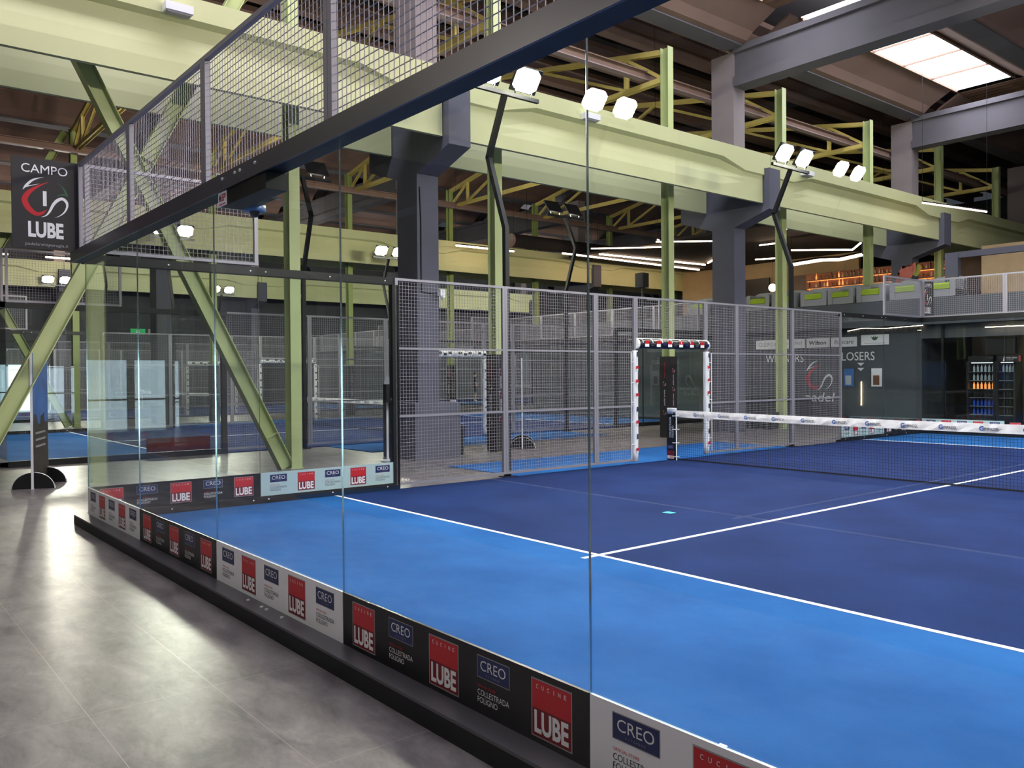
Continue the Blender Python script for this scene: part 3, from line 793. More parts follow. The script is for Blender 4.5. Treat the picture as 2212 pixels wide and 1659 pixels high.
for y in (8, 11): dup(F_half, (10, y+1, F_half.location.z), -PI/2, f'narrow right side fence panel {"before" if y == 8 else "after"} the right door')
dup(F_over, (10, 11, F_over.location.z), -PI/2, 'wire panel above the right door opening')
for ox, oy, w_ in ((-17.5, 0.3, 'second court'), (-35, 0.3, 'third court'), (-35, 24.0, 'distant player\'s court')):
    for i in range(5):
        dup(F_top, (ox+2*i, oy-0.05, F_top.location.z), 0, f'{w_} upper left-end wire panel, {ORD[i]} from its outer corner')
        dup(F_top, (ox+10-2*i, oy+20.05, F_top.location.z), PI, f'{w_} upper far-end wire panel, {ORD[4-i]} from its outer corner')
    for xx, rz, sd in ((ox, PI/2, 'outer'), (ox+10, -PI/2, 'inner')):
        q = 0 if rz > 0 else 2
        for j, y in enumerate((4, 6, 12, 14)): dup(F_side, (xx, oy+y+q, F_side.location.z), rz, f'{w_} {sd} side wire panel, {ORD[j]} from its left end')
        for y, b in ((8, 'left'), (11, 'right')): dup(F_half, (xx, oy+y+q/2, F_half.location.z), rz, f'{w_} {sd} side narrow fence panel {b} of its door')
        dup(F_over, (xx, oy+9+q, F_over.location.z), rz, f'{w_} {sd} side wire panel above its door')
        for j, (y, rr) in enumerate(((0, PI/2), (20, -PI/2))): dup(F_top, (xx, oy+y, F_top.location.z), rr, f'{w_} {sd} side upper wire panel at its {"left" if j == 0 else "far"} corner')

# --- door pads
def door_pads(ox, oy, plain=False):
    res = []
    for y, sgn, nm in ((8.985, 1, 'left'), (11.03, -1, 'right')):
        t = thing('door_post_pad', f'white padded sleeve on the {nm} jamb of the side door', 'pad', (ox+0.0, oy+y, 0.03), 'door frame pads')
        mb = MB()
        # slightly lumpy sleeve
        secs = []
        for j in range(13):
            z = 0.04+1.99*j/12; wv = 0.006*math.sin(j*1.7+y)
            a, b = 0.055+wv, 0.065
            secs.append([(ox+a*math.cos(q)*1.0+0.0, oy+y+b*math.sin(q), z) for q in [2*PI*k_/10+0.3 for k_ in range(10)]])
        mb.loft(secs, 'white_pad'); part('sleeve', mb, t, True)
        mb = MB()
        f = (lambda u, v: (ox+0.066, oy+y-0.05+u, v))
        for j in range(8):
            zc = 0.20+0.245*j
            if j % 2 == 0 or j == 5: 
                rect(mb, f, 0.028, 0.072, zc, zc+0.04, 'white'); rect(mb, lambda u, v: (ox+0.0665, oy+y-0.05+u, v), 0.02, 0.08, zc+0.03, zc+0.085, 'logo_red')
            else: rect(mb, f, 0.035, 0.065, zc, zc+0.09, 'logo_navy')
        part('printed_marks', mb, t)
        mb = MB()
        yl = oy+y-0.12*sgn
        mb.tube([(ox+0.03, yl, 0.1), (ox+0.03, yl-0.0, 1.0), (ox+0.03, yl, 2.0)], 0.008, 6, 'white')
        for z in (0.35, 0.75, 1.10, 1.45, 1.82): mb.tube([(ox+0.03, yl, z), (ox+0.03, oy+y, z+0.004)], 0.007, 5, 'white')
        part('lacing', mb, t)
        res.append(t)
    t = thing('door_lintel_pad', 'black padded roll with red and white logo squares over the side door', 'pad', (ox, oy+10, 2.06), 'door frame pads')
    mb = MB(); secs = []
    for j in range(17):
        y = oy+9.02+1.99*j/16; r_ = 0.085+0.005*math.sin(j*2.1)
        secs.append([(ox+0.02+r_*0.8*math.cos(q), y, 2.15+r_*math.sin(q)) for q in [2*PI*k_/12 for k_ in range(12)]])
    mb.loft(secs, 'black_pad'); part('roll', mb, t, True)
    mb = MB()
    for yy in (oy+9.02, oy+11.01): mb.loft([[(ox+0.02+0.092*0.8*math.cos(q), yy+e_, 2.15+0.092*math.sin(q)) for q in [2*PI*k_/12 for k_ in range(12)]] for e_ in (-0.03, 0.02)], 'white')
    for j in range(8):
        y = oy+9.08+0.265*j; mb.tube([(ox+0.02, y, 2.25), (ox+0.09, y+0.02, 2.22), (ox+0.1, y+0.03, 2.17)], 0.008, 5, 'white')
    mb.tube([(ox+0.03, oy+9.0, 2.245), (ox+0.03, oy+11.0, 2.245)], 0.010, 6, 'white')
    part('lacing', mb, t)
    mb = MB(); f = lambda u, v, e=0: (ox+0.097+e, oy+9.02+u, 2.10+v)
    for j in range(6):
        u = 0.14+0.315*j
        rect(mb, f, u, u+0.11, 0.0, 0.11, 'white'); rect(mb, lambda a, b: (ox+0.0985, oy+9.02+a, 2.10+b), u, u+0.11, 0.05, 0.11, 'logo_red')
        if j % 2: rect(mb, f, u+0.18, u+0.27, 0.02, 0.075, 'logo_navy')
        else: text(mb, 'COLLESTRADA', f, u+0.17, u+0.29, 0.05, 0.065, 'grey_print'); text(mb, 'FOLIGNO', f, u+0.17, u+0.25, 0.02, 0.035, 'grey_print')
    part('printed_marks', mb, t)
    res.append(t)
    return res
RC = {}
def recolour(o, sw={'black_pad': 'white_pad', 'logo_red': 'plastic_black', 'logo_navy': 'plastic_black'}):
    for ch in o.children:
        k_ = ch.data.name
        if k_ not in RC:
            d = ch.data.copy()
            for i, m_ in enumerate(d.materials):
                if m_.name in sw: d.materials[i] = MATS[sw[m_.name]]
            RC[k_] = d
        ch.data = RC[k_]
dp = door_pads(0, 0)
for ox, oy, w_ in ((-7.5, 0.3, 'second court, near side'), (-17.5, 0.3, 'second court, far side'), (-25.0, 0.3, 'third court, near side')):
    for t_, nm in zip(dp, ('left door sleeve', 'right door sleeve', 'door roll')): q_ = dup_off(t_, (ox, oy, 0), f'white padded {nm} with black marks, {w_}'); recolour(q_)

# --- net
def net(ox, oy):
    N = []
    t = thing('court_net', 'black court net with a white logo tape across the blue court', 'net', (ox+5, oy+10, 0), 'court nets'); N.append(t)
    mb = MB(); a = 0.0016; xs = [0.14+0.045*i for i in range(int(9.72/0.045)+1)]
    ztop = lambda x: 0.925-0.03*math.sin(PI*x/10)
    zt = 0.83
    for x in xs: mb.box(ox+x-a, ox+x+a, oy+10-a, oy+10+a, 0.02, ztop(x)-0.07, 'net_black')
    for j in range(19):
        z = 0.03+0.045*j
        mb.box(ox+0.14, ox+9.86, oy+10-a, oy+10+a, z-a, z+a, 'net_black')
    part('netting', mb, t)
    mb = MB(); secs = []
    for j in range(81):
        x = 0.10+9.8*j/80; zt = ztop(x); wv = 0.004*math.sin(j*1.3)+0.003*math.sin(j*3.1)
        secs.append([(ox+x, oy+10-0.014+wv, zt-0.125), (ox+x, oy+10-0.016-wv, zt-0.06), (ox+x, oy+10-0.010, zt), (ox+x, oy+10+0.010, zt), (ox+x, oy+10+0.014, zt-0.125)])
    mb.loft(secs, 'tape_white'); part('top_tape', mb, t)
    mb = MB()
    for j in range(17):
        x = 0.52+0.545*j; zt = ztop(x)
        f = lambda u, v, e=0.0: (ox+x+u, oy+10-0.0225-e, zt-0.10+v)
        text(mb, 'G', f, 0.0, 0.06, 0.004, 0.068, 'logo_blue', bold=0.03)
        text(mb, 'IMPADEL', f, 0.066, 0.255, 0.006, 0.050, 'ink')
    part('printed_words', mb, t)
    mb = MB(); mb.box(ox+0.14, ox+9.86, oy+10-0.008, oy+10+0.008, 0.008, 0.028, 'net_black'); part('bottom_hem', mb, t)
    for sx in (0, 1):
        X = ox+0.0 if sx == 0 else ox+10.0; sg = 1 if sx == 0 else -1
        p = thing('net_post', f'net post in a black printed pad with white cap at the {"left door" if sx == 0 else "right door"}', 'post', (X, oy+10, 0), 'padded net posts'); N.append(p)
        mb = MB(); mb.box(X-0.09, X+0.09, oy+10-0.045, oy+10+0.045, 0.0, 0.89, 'black_pad'); part('pad', mb, p)
        mb = MB(); f = lambda u, v, e=0: (X-0.09+u, oy+10-0.047-e, v)
        rect(mb, f, 0.01, 0.17, 0.02, 0.17, 'white'); rect(mb, lambda u, v: f(u, v, .001), 0.01, 0.17, 0.08, 0.17, 'logo_maroon'); text(mb, 'LUBE', lambda u, v: f(u, v, .002), 0.02, 0.16, 0.025, 0.075, 'logo_red')
        rect(mb, f, 0.01, 0.17, 0.20, 0.285, 'logo_navy'); text(mb, 'CREO', lambda u, v: f(u, v, .001), 0.03, 0.15, 0.22, 0.265, 'grey_print')
        fr = lambda u, v: (X-0.09+0.11-v, oy+10-0.047, u); text(mb, 'COLLESTRADA', fr, 0.42, 0.80, 0.0, 0.05, 'strip_white')
        fr = lambda u, v: (X-0.09+0.165-v, oy+10-0.047, u); text(mb, 'FOLIGNO', fr, 0.42, 0.64, 0.0, 0.04, 'strip_white')
        part('printed_marks', mb, p)
        mb = MB(); mb.loft([[(X+0.105*math.cos(q), oy+10+0.062*math.sin(q), z) for q in [2*PI*k_/14 for k_ in range(14)]] for z in (0.86, 0.95, 0.965)], 'white_pad'); part('cap', mb, p, True)
        mb = MB(); mb.tube([(X+sg*0.13, oy+10-0.03, 0.0), (X+sg*0.13, oy+10-0.03, 0.90)], 0.011, 8, 'white')
        for z in (0.06, 0.32, 0.57, 0.82): mb.tube([(X+sg*0.05, oy+10-0.045, z), (X+sg*0.19, oy+10-0.02, z+0.005)], 0.009, 6, 'white')
        part('lacing_rod', mb, p)
    return N
N1 = net(0, 0)
for ox, oy, w_ in ((-17.5, 0.3, 'second court'), (-35, 0.3, 'third court'), (-35, 24, 'distant player\'s court')):
    for t_, nm in zip(N1, ('net with white tape', 'outer net post in its pad', 'inner net post in its pad')): dup_off(t_, (ox, oy, 0), f'{w_} {nm}')

# --- floodlight poles: bent steel arm with a crossbar and two lamp heads facing the court
def lamp_pole():
    x0, y0 = -0.15, 6.16
    t = thing('floodlight_pole', 'cranked grey floodlight pole with two bright heads beside the second fence panel', 'floodlight', (x0, y0, FZ), 'cranked floodlight poles')
    mb = MB(); mb.box(x0-0.04, x0+0.04, y0-0.04, y0+0.04, FZ, 3.97, 'black_steel'); mb.box(x0-0.1, x0+0.1, y0-0.1, y0+0.1, FZ, FZ+0.015, 'black_steel')
    mb.bar((x0, y0, 3.95), (x0-0.43, y0, 5.17), 0.08, 0.08, 'black_steel', upv=(0, 1, 0)); mb.bar((x0-0.43, y0, 5.15), (x0, y0, 6.08), 0.08, 0.08, 'black_steel', upv=(0, 1, 0))
    part('pole', mb, t)
    mb = MB(); mb.box(x0-0.03, x0+0.03, y0-0.70, y0+0.70, 6.06, 6.12, 'black_steel')
    part('crossbar', mb, t)
    for sy in (-0.38, 0.38):
        mb = MB(); 
        c = Vector((x0+0.10, y0+sy, 6.34)); nrm = Vector((0.82, 0.0, -0.57)).normalized(); yv = Vector((0, 1, 0)); uv = nrm.cross(yv)
        hw, hh, d = 0.26, 0.20, 0.045
        pts = [c + yv*a*hw + uv*b*hh for a, b in ((-1, -1), (1, -1), (1, 1), (-1, 1))]
        mb.loft([[tuple(p - nrm*d) for p in pts], [tuple(p) for p in pts]], 'plastic_black')
        mb.tube([(x0, y0+sy-0.16, 6.10), (x0+0.03, y0+sy-0.20, 6.3)], 0.012, 5, 'black_steel'); mb.tube([(x0, y0+sy+0.16, 6.10), (x0+0.03, y0+sy+0.20, 6.3)], 0.012, 5, 'black_steel')
        h = mb.build('lamp_head', t)
        mb = MB(); p2 = [c + nrm*0.003 + yv*a*(hw-0.015) + uv*b*(hh-0.015) for a, b in ((-.6, -1), (.6, -1), (1, -.6), (1, .6), (.6, 1), (-.6, 1), (-1, .6), (-1, -.6))]
        mb.loft([[tuple(p - nrm*0.002) for p in p2], [tuple(p) for p in p2]], 'lamp_lens'); part('lens', mb, h)
    return t
LP = lamp_pole()
def dim(o):
    for h in o.children:
        for l in h.children:
            if l.name.startswith('lens'): l.data = l.data.copy(); l.data.materials[0] = MATS['lamp_lens_dim']
def poles(ox, oy, labs, dimmed=False):
    q = LP.location
    spots = [((ox-0.15, oy+6.16), 0), ((ox-0.15, oy+14.2), 0), ((ox+10.15, oy+5.8), PI), ((ox+10.15, oy+13.84), PI)]
    for (p, r_), lb in zip(spots, labs):
        if lb is None: continue
        o_ = dup(LP, (p[0], p[1], q.z), r_, lb)
        if dimmed: dim(o_)
poles(0, 0, [None, 'cranked floodlight pole beyond the net near the second grey column', 'floodlight pole on the right side nearest the camera', 'floodlight pole on the right side past the net'])
poles(-17.5, 0.3, ['second court floodlight pole, outer side, left end', 'second court floodlight pole, outer side, far end', 'black lamp post beside the wrapped post and the side glass', 'unlit-looking cranked lamp post rising behind the near door'])
poles(-35, 0.3, ['third court floodlight pole, outer side, left end', 'third court floodlight pole, outer side, far end', 'third court floodlight pole, inner side, glowing beside the sign', 'third court floodlight pole, inner side, far end'])
poles(-35, 24.0, [None, None, 'player\'s court floodlight pole, inner side, near end', 'player\'s court floodlight pole, inner side, far end'])
poles(0, -22.65, ['rear court floodlight pole, left side, far from the camera', 'rear court floodlight pole, left side, near the camera', 'rear court floodlight pole, right side, far', 'rear court floodlight pole, right side, near'], True)

# --- small things on the near court
t = thing('court_sign', 'black numbered court sign with ring emblem hanging from the corner fence', 'sign', (0.0, -0.37, 3.02))
mb = MB(); mb.box(-0.03, -0.012, -0.71, -0.05, 3.02, 4.0, 'sign_black'); part('board', mb, t)
mb = MB(); f = lambda u, v, e=0: (-0.0105+e, -0.71+0.66*u, 4.0-0.98*v)
text(mb, 'CAMPO', f, 0.14, 0.82, 0.165, 0.07, 'white')
emblem(mb, lambda u, v: f(u, v), 0.14, 0.83, 0.68, 0.22, number=None)
text(mb, '1', f, 0.45, 0.505, 0.52, 0.355, 'white')
text(mb, 'LUBE', f, 0.23, 0.75, 0.875, 0.70, 'white', bold=0.04)
text(mb, 'padelarenaperugia.it', f, 0.18, 0.82, 0.975, 0.93, 'grey_print', shear=0.2)
part('printing', mb, t)
dup(t, t.location + Vector((0, 20.76, 0)), 0, 'small distant copy of the black court sign at the far corner fence')

t = thing('maker_plate', 'small white maker plate with red and black letters on the splice bracket', 'plate', (4.52, -0.125, 2.80))
mb = MB(); mb.box(4.44, 4.60, -0.124, -0.120, 2.802, 2.90, 'white'); part('plate', mb, t)
mb = MB(); f = lambda u, v: (4.44+u, -0.1245, 2.80+v); text(mb, 'M', f, 0.015, 0.06, 0.035, 0.085, 'ink', bold=.03, shear=.2); text(mb, 'EP', f, 0.065, 0.145, 0.035, 0.085, 'logo_red', bold=.03, shear=.2); rect(mb, f, 0.02, 0.14, 0.012, 0.02, 'logo_red')
part('printing', mb, t)

t = thing('dome_camera', 'round dome camera hanging under the steel channel above the glass', 'camera', (4.35, 0.17, 2.80))
mb = MB(); mb.lathe([(0.001, 0.105), (0.035, 0.10), (0.035, 0.07), (0.085, 0.065), (0.088, 0.03), (0.075, 0.02), (0.001, 0.02)], (4.35, 0.17, 2.80), 20, 'camera_blue'); part('housing', mb, t, True)
mb = MB(); mb.ball((4.37, 0.17, 2.815), 0.038, 'plastic_black'); part('lens_dome', mb, t, True)
mb = MB(); mb.box(4.2, 4.6, -0.01, 0.24, 2.885, 2.905, 'black_steel'); part('arm', mb, t)

one('floor_tape', MB().box(3.85, 3.97, 5.24, 5.34, 0.0005, 0.003, 'cyan'), 'small cyan tape patch lying on the dark blue carpet', 'tape')
one('scuff_tape', MB().box(8.06, 8.10, 0.70, 0.73, 0.0005, 0.003, 'white'), 'tiny white scrap on the light blue carpet near the wall', 'scrap')
mb = MB(); mb.ball((-4.0, 9.22, 0.033+FZ), 0.034, 'ball_yellow'); one('padel_ball', mb, 'yellow padel ball on the grey floor by the wrapped post', 'ball', smooth=True)

# white emergency lamp boxes on the girder
eb = None
for y, lb in ((1.86, 'white lamp box on the girder at the top left'), (10.43, 'white lamp box on the girder behind the tall glass seam'), (18.76, 'white lamp box on the girder past the second column')):
    mb = MB(); mb.box(-2.62, -2.44, y-0.2, y+0.2, 7.02, 7.14, 'strip_white'); mb.box(-2.60, -2.47, y-0.17, y+0.17, 6.995, 7.02, 'grey_print')
    one('lamp_box', mb, lb, 'lamp box', 'white lamp boxes on the green girder')

mb = MB(); mb.tube([(-3.46, 7.20, 3.23), (-3.59, 7.20, 3.23)], 0.02, 8, 'white'); mb.box(-3.52, -3.42, 7.14, 7.26, 3.18, 3.30, 'strip_white'); mb.ball((-3.44, 7.2, 3.16), 0.05, 'white')
one('security_camera', mb, 'small white security camera on the first grey column above the fence', 'camera')

# --- banner stands and other floor things
def stand(p, q, h, feet, label, art):
    p = Vector((*p, FZ)); q = Vector((*q, FZ)); d = (q-p).normalized(); L = (q-p).length; rz = math.atan2(d.y, d.x)
    t = thing('banner_stand', label, 'sign stand', p, 'free standing banner boards')
    mt = T(p.x, p.y, FZ, rz)
    mb = MB(); mb.box(0, L, -0.016, 0.016, 0.0, h, 'strip_white'); moved(mb, mt); part('board', mb, t)
    if art:
        mb = MB(); m_ = random.Random(3)
        for sd in (-1,):
            f = lambda u, v, e=0: (u, sd*(0.0175+e), v)
            nst = 14
            mb.quad(f(0.01, 0.01), f(L-0.01, 0.01), f(L-0.01, 0.95), f(0.01, 0.95), 'banner_rock')
            mb.quad(f(0.01, 0.95), f(L-0.01, 0.95), f(L-0.01, h-0.01), f(0.01, h-0.01), 'banner_sky')
            pts = [(0.01, 0.80)] + [(L*(0.03+0.94*i/nst), 0.96+0.12*m_.random()+0.10*math.sin(i*0.9)) for i in range(nst+1)] + [(L-0.01, 0.80)]
            mb.fan2d(pts, lambda u, v: f(u, v, 0.001), 'banner_rock')
            for i in range(3): rect(mb, lambda u, v: f(u, v, 0.002), 0.15, L-0.2, 0.80-0.10*i, 0.83-0.10*i, 'grey_print')
        moved(mb, mt); part('print', mb, t, label='blue sky over dark figures print')
    for u in feet:
        mb = MB(); P2 = [(0.28*math.cos(a), 0.24*math.sin(a)) for a in [PI*i/16 for i in range(17)]]
        A = [(u-0.012, x, z) for x, z in P2]; B = [(u+0.012, x, z) for x, z in P2]
        mb.loft([A, B], 'plastic_black'); moved(mb, mt); part('foot', mb, t)
        mb = MB(); P3 = [(0.284*math.cos(a), 0.244*math.sin(a)) for a in [PI*i/16 for i in range(17)]]
        for i in range(16): mb.bar((u, *P3[i]), (u, *P3[i+1]), 0.024, 0.005, 'strip_white')
        moved(mb, mt); part('foot_edge', mb, t)
    return t
mat('banner_sky', (58, 112, 184), 0.45, var=0.35, scale=1.3)
mat('banner_rock', (44, 38, 34), 0.55, var=0.6, scale=7)
stand((-3.74, 0.07), (-4.62, 0.43), 2.02, (0.06, 0.86), 'free standing banner with blue sky print at the left edge', True)
stand((-3.92, 9.62), (-4.65, 10.23), 2.0, (0.05, 0.85), 'free standing banner seen edge-on behind the side fence', True)

t = thing('waste_bin', 'black waste bin beside the plinth of the first grey column', 'bin', (-3.85, 7.75, FZ))
mb = MB(); mb.loft([[(-3.85+a*s_, 7.75+b*s_, z) for a, b in ((-.15,-.15),(.15,-.15),(.15,.15),(-.15,.15))] for s_, z in ((0.9, FZ), (1.0, 0.50), (1.02, 0.52))], 'plastic_black'); part('body', mb, t)
mb = MB(); mb.loft([[(-3.85+a*s_, 7.75+b*s_, z) for a, b in ((-.15,-.15),(.15,-.15),(.15,.15),(-.15,.15))] for s_, z in ((1.06, 0.52), (1.06, 0.55), (0.6, 0.62))], 'rubber'); part('lid', mb, t)

t = thing('hand_gel_stand', 'white stand with a black box and rounded top behind the side glass', 'stand', (-3.75, 6.1, FZ))
mb = MB(); mb.lathe([(0.16, 0.0), (0.16, 0.012), (0.02, 0.02)], (-3.75, 6.1, FZ), 20, 'strip_white'); part('base', mb, t)
mb = MB(); mb.tube([(-3.75, 6.1, FZ), (-3.75, 6.1, 1.30)], 0.022, 10, 'strip_white'); part('pole', mb, t)
mb = MB(); mb.loft([[(-3.75+e_, 6.1+0.07*math.cos(a), 1.42+0.20*math.sin(a)) for a in [PI*2*i/16 for i in range(16)]] for e_ in (-0.01, 0.01)], 'grey_print'); part('round_plate', mb, t)
mb = MB(); mb.box(-3.72, -3.60, 5.99, 6.15, 1.10, 1.45, 'plastic_black'); mb.box(-3.66, -3.62, 6.08, 6.16, 0.98, 1.10, 'plastic_black'); part('dispenser', mb, t)

# ================================================================== LOUNGE AND SHOP AT THE FAR END
MZ = 3.75
t = thing('mezzanine_deck', 'slate grey raised lounge deck across the far end of the hall', 'mezzanine', (0, 30, 3.0), kind='structure')
mb = MB(); mb.box(-19.5, 18.2, 23.0, 40, 3.45, MZ, 'wall_slate'); part('deck', mb, t)
mb = MB(); mb.box(-19.5, 18.2, 22.96, 23.0, 3.0, 3.78, 'wall_slate'); part('fascia', mb, t)
mb = MB(); mb.box(-19.5, 18.2, 23.4, 23.5, FZ, 3.0, 'wall_slate')
def wall_seg(x0, x1, z0, z1, m_='wall_slate', y=23.35):
    mb = MB(); mb.box(x0, x1, y, y+0.1, z0, z1, m_); return mb
for a, b in ((-19.5, -1.55), (1.6, 18.2)):
    o = wall_seg(a, b, FZ, 3.0).build('wall_front'); o['kind'] = 'structure'
o = wall_seg(-1.55, 1.6, 2.6, 3.0).build('wall_front'); o['kind'] = 'structure'
mb = MB(); mb.box(-1.6, 4.6, 27.0, 27.1, FZ, 3.0, 'wall_beige'); mb.box(-1.7, -1.6, 23.45, 27, FZ, 3.0, 'wall_slate'); mb.box(1.9, 2.0, 23.45, 27, FZ, 3.0, 'wall_slate'); struct('wall_front', mb)
mb = MB(); mb.box(-0.95, -0.88, 23.28, 23.35, FZ, 3.0, 'black_steel'); mb.box(1.62, 1.70, 23.28, 23.35, FZ, 3.0, 'black_steel'); struct('trim_1', mb)
# curtain folds above the shop wall
mb = MB(); P = []
for i in range(120): P.append((-4.2+2.6*i/119, 23.325+0.015*math.sin(i*0.9)))
mb.loft([[(x, y, z) for x, y in P]+[(x, y+0.02, z) for x, y in P[::-1]] for z in (2.80, 2.99)], 'curtain'); one('curtain', mb, 'grey gathered curtain hanging above the right part of the emblem wall', 'curtain')

def wall_print(label, cat, fnd, group=None):
    mb = MB(); fnd(mb, lambda u, v, e=0.0: (u, 23.345-e, v)); o = mb.build('wall_graphic'); return tag(o, label, cat, group, 'thing')
def banner(x0, x1, txt, ink, label, shear=0.0, bold=0.02):
    t = thing('name_board', label, 'sign', ((x0+x1)/2, 23.34, 2.42), 'sponsor boards in a row')
    mb = MB(); mb.box(x0, x1, 23.315, 23.348, 2.43, 2.74, 'strip_white'); part('board', mb, t)
    mb = MB(); w_ = x1-x0; text(mb, txt, lambda u, v: (u, 23.313, v), x0+w_*0.12, x1-w_*0.12, 2.52, 2.66, ink, bold=bold, shear=shear); part('lettering', mb, t)
banner(-7.35, -6.35, 'OLEIFICIO', 'grey_print', 'leftmost white sponsor board with grey lettering', bold=0)
banner(-6.28, -5.45, 'padel', 'grey_print', 'white sponsor board half hidden by the green post', bold=0)
banner(-5.38, -4.55, 'Wilson', 'ink', 'white sponsor board with one word in heavy black script', shear=0.15, bold=0.03)
banner(-4.48, -3.60, 'fisiocare', 'logo_navy', 'white sponsor board with one word in slanted violet letters', shear=0.2, bold=0)
t = thing('name_board', 'rightmost white sponsor board with a small green crest', 'sign', (-2.98, 23.34, 2.42), 'sponsor boards in a row')
mb = MB(); mb.box(-3.45, -2.55, 23.315, 23.348, 2.46, 2.78, 'strip_white'); part('board', mb, t)
mb = MB(); f = lambda u, v: (u, 23.313, v); stroke(mb, f, [(-3.12, 2.72, .03), (-3.05, 2.62, .08), (-3.0, 2.58, .10), (-2.95, 2.62, .08), (-2.88, 2.72, .03)], 'logo_green') if False else None
mb.fan2d([(-3.12, 2.73), (-3.08, 2.64), (-3.03, 2.60), (-2.97, 2.60), (-2.92, 2.64), (-2.88, 2.73), (-2.94, 2.69), (-2.97, 2.74), (-3.0, 2.69), (-3.03, 2.74), (-3.06, 2.69)], f, 'logo_green')
text(mb, 'PlanetGreenpadel', f, -3.33, -2.67, 2.49, 2.53, 'ink'); part('lettering', mb, t)
def losers(mb, f):
    text(mb, 'LOSERS', f, -4.12, -3.02, 1.98, 2.25, 'strip_white', bold=0.0)
    for z in (1.80, 1.64): mb.quad(f(-3.60, z+0.10), f(-3.36, z+0.10), f(-3.48, z), f(-3.48, z-0.001), 'strip_white')
wall_print('white LOSERS lettering with two downward arrows on the dark wall', 'wall lettering', losers)
def winners(mb, f):
    text(mb, 'WINNERS', f, -6.98, -5.50, 1.96, 2.22, 'strip_white', bold=0.0)
    for z in (1.74, 1.58): mb.quad(f(-6.42, z), f(-6.18, z), f(-6.30, z+0.10), f(-6.30, z+0.101), 'strip_white')
wall_print('grey WINNERS lettering with two upward arrows on the dark wall', 'wall lettering', winners)
def logo_(mb, f):
    g = lambda x, y: f(-5.42+(x-285)/605*0.98, 1.96-(y-360)/535*1.02)
    emblem(mb, f, -5.42, -4.44, 0.94, 1.96, wh='strip_white')
    text(mb, 'padel', f, -5.48, -4.38, 0.55, 0.93, 'strip_white', shear=0.15); text(mb, 'arena', f, -5.25, -4.95, 0.45, 0.50, 'grey_print')
    text(mb, 'tecnomaglieriaperugia', f, -5.35, -4.50, 2.12, 2.20, 'grey_print')
wall_print('large ring emblem with the word padel on the dark wall', 'wall emblem', logo_)

def tube_light(pts, label, r=0.03, m='tube_warm', grp='linear tube lights', ztop=None):
    if ztop is None and pts[0][2] > 3.3:
        ztop = 7.05 if (pts[0][1] > 24.8 and pts[0][0] > -19.4 and pts[0][0] < -5.6 and pts[0][2] < 7) else 12.4
    t = thing('tube_light', label, 'linear light', pts[0], grp)
    mb = MB()
    for a, b in zip(pts[:-1], pts[1:]): mb.bar(a, b, r*1.5, r*1.5, m)
    part('diffuser', mb, t)
    if ztop:
        for q in (pts[0], pts[-1]): part('hanging_wire', MB().tube([(q[0], q[1], q[2]+r), (q[0], q[1], ztop)], 0.005, 5, 'black_steel'), t)
    mb = MB()
    for a, b in zip(pts[:-1], pts[1:]): mb.bar((a[0], a[1], a[2]+r*1.4), (b[0], b[1], b[2]+r*1.4), r*1.7, r*1.2, 'roof_dark')
    part('channel', mb, t)
tube_light([(-3.9, 23.31, 2.93), (-3.4, 23.31, 3.0), (-2.6, 23.31, 2.96), (-1.5, 23.31, 3.0)], 'thin wavy light strip along the top of the emblem wall', 0.008)
tube_light([(0.3, 23.2, 2.85), (1.6, 23.2, 2.85)], 'short light strip above the drinks fridges', 0.012)
tube_light([(-3.46, 23.335, 0.55), (-3.46, 23.335, 1.30)], 'vertical light slit low on the emblem wall', 0.014)
# posters by the losers word
for x0, lb, c_ in ((-4.05, 'left', 'drink_white'), (-3.12, 'right', 'wood')):
    mb = MB(); mb.box(x0, x0+0.34, 23.33, 23.35, 1.15, 1.72, 'banner_sky' if lb == 'left' else 'strip_white'); mb.box(x0+0.06, x0+0.26, 23.322, 23.33, 1.2, 1.5, c_)
    one('poster', mb, f'small {lb} poster under the LOSERS lettering', 'poster', 'small posters on the dark wall')

# fridges
def fridge(x0, w_, label, blue):
    t = thing('drinks_fridge', label, 'fridge', (x0+w_/2, 23.9, FZ), 'drinks fridges')
    mb = MB(); mb.box(x0, x0+0.05, 23.7, 24.2, FZ, 2.05, 'plastic_black'); mb.box(x0+w_-0.05, x0+w_, 23.7, 24.2, FZ, 2.05, 'plastic_black'); mb.box(x0, x0+w_, 24.15, 24.2, FZ, 2.05, 'plastic_black')
    mb.box(x0, x0+w_, 23.7, 24.2, FZ, 0.2, 'plastic_black'); mb.box(x0, x0+w_, 23.7, 24.2, 1.88, 2.05, 'plastic_black'); part('cabinet', mb, t)
    for j in range(6):
        z = 0.34+0.25*j; mb = MB(); mb.box(x0+0.06, x0+w_-0.06, 23.78, 24.12, z-0.012, z, 'grey_print'); part('shelf', mb, t)
    mb = MB(); mb.box(x0+0.05, x0+w_-0.05, 23.68, 23.69, 0.2, 1.88, 'pane_glass'); part('door', mb, t)
    mb = MB(); mb.box(x0+0.1, x0+w_-0.1, 23.80, 23.83, 1.84, 1.86, 'fridge_light'); part('inner_light', mb, t)
    return t
fridge(-0.42, 0.78, 'left drinks fridge with blue bottles on its lower shelves', True); fridge(0.38, 0.52, 'right drinks fridge under the wall screen', False)
bt = None; bn = 0
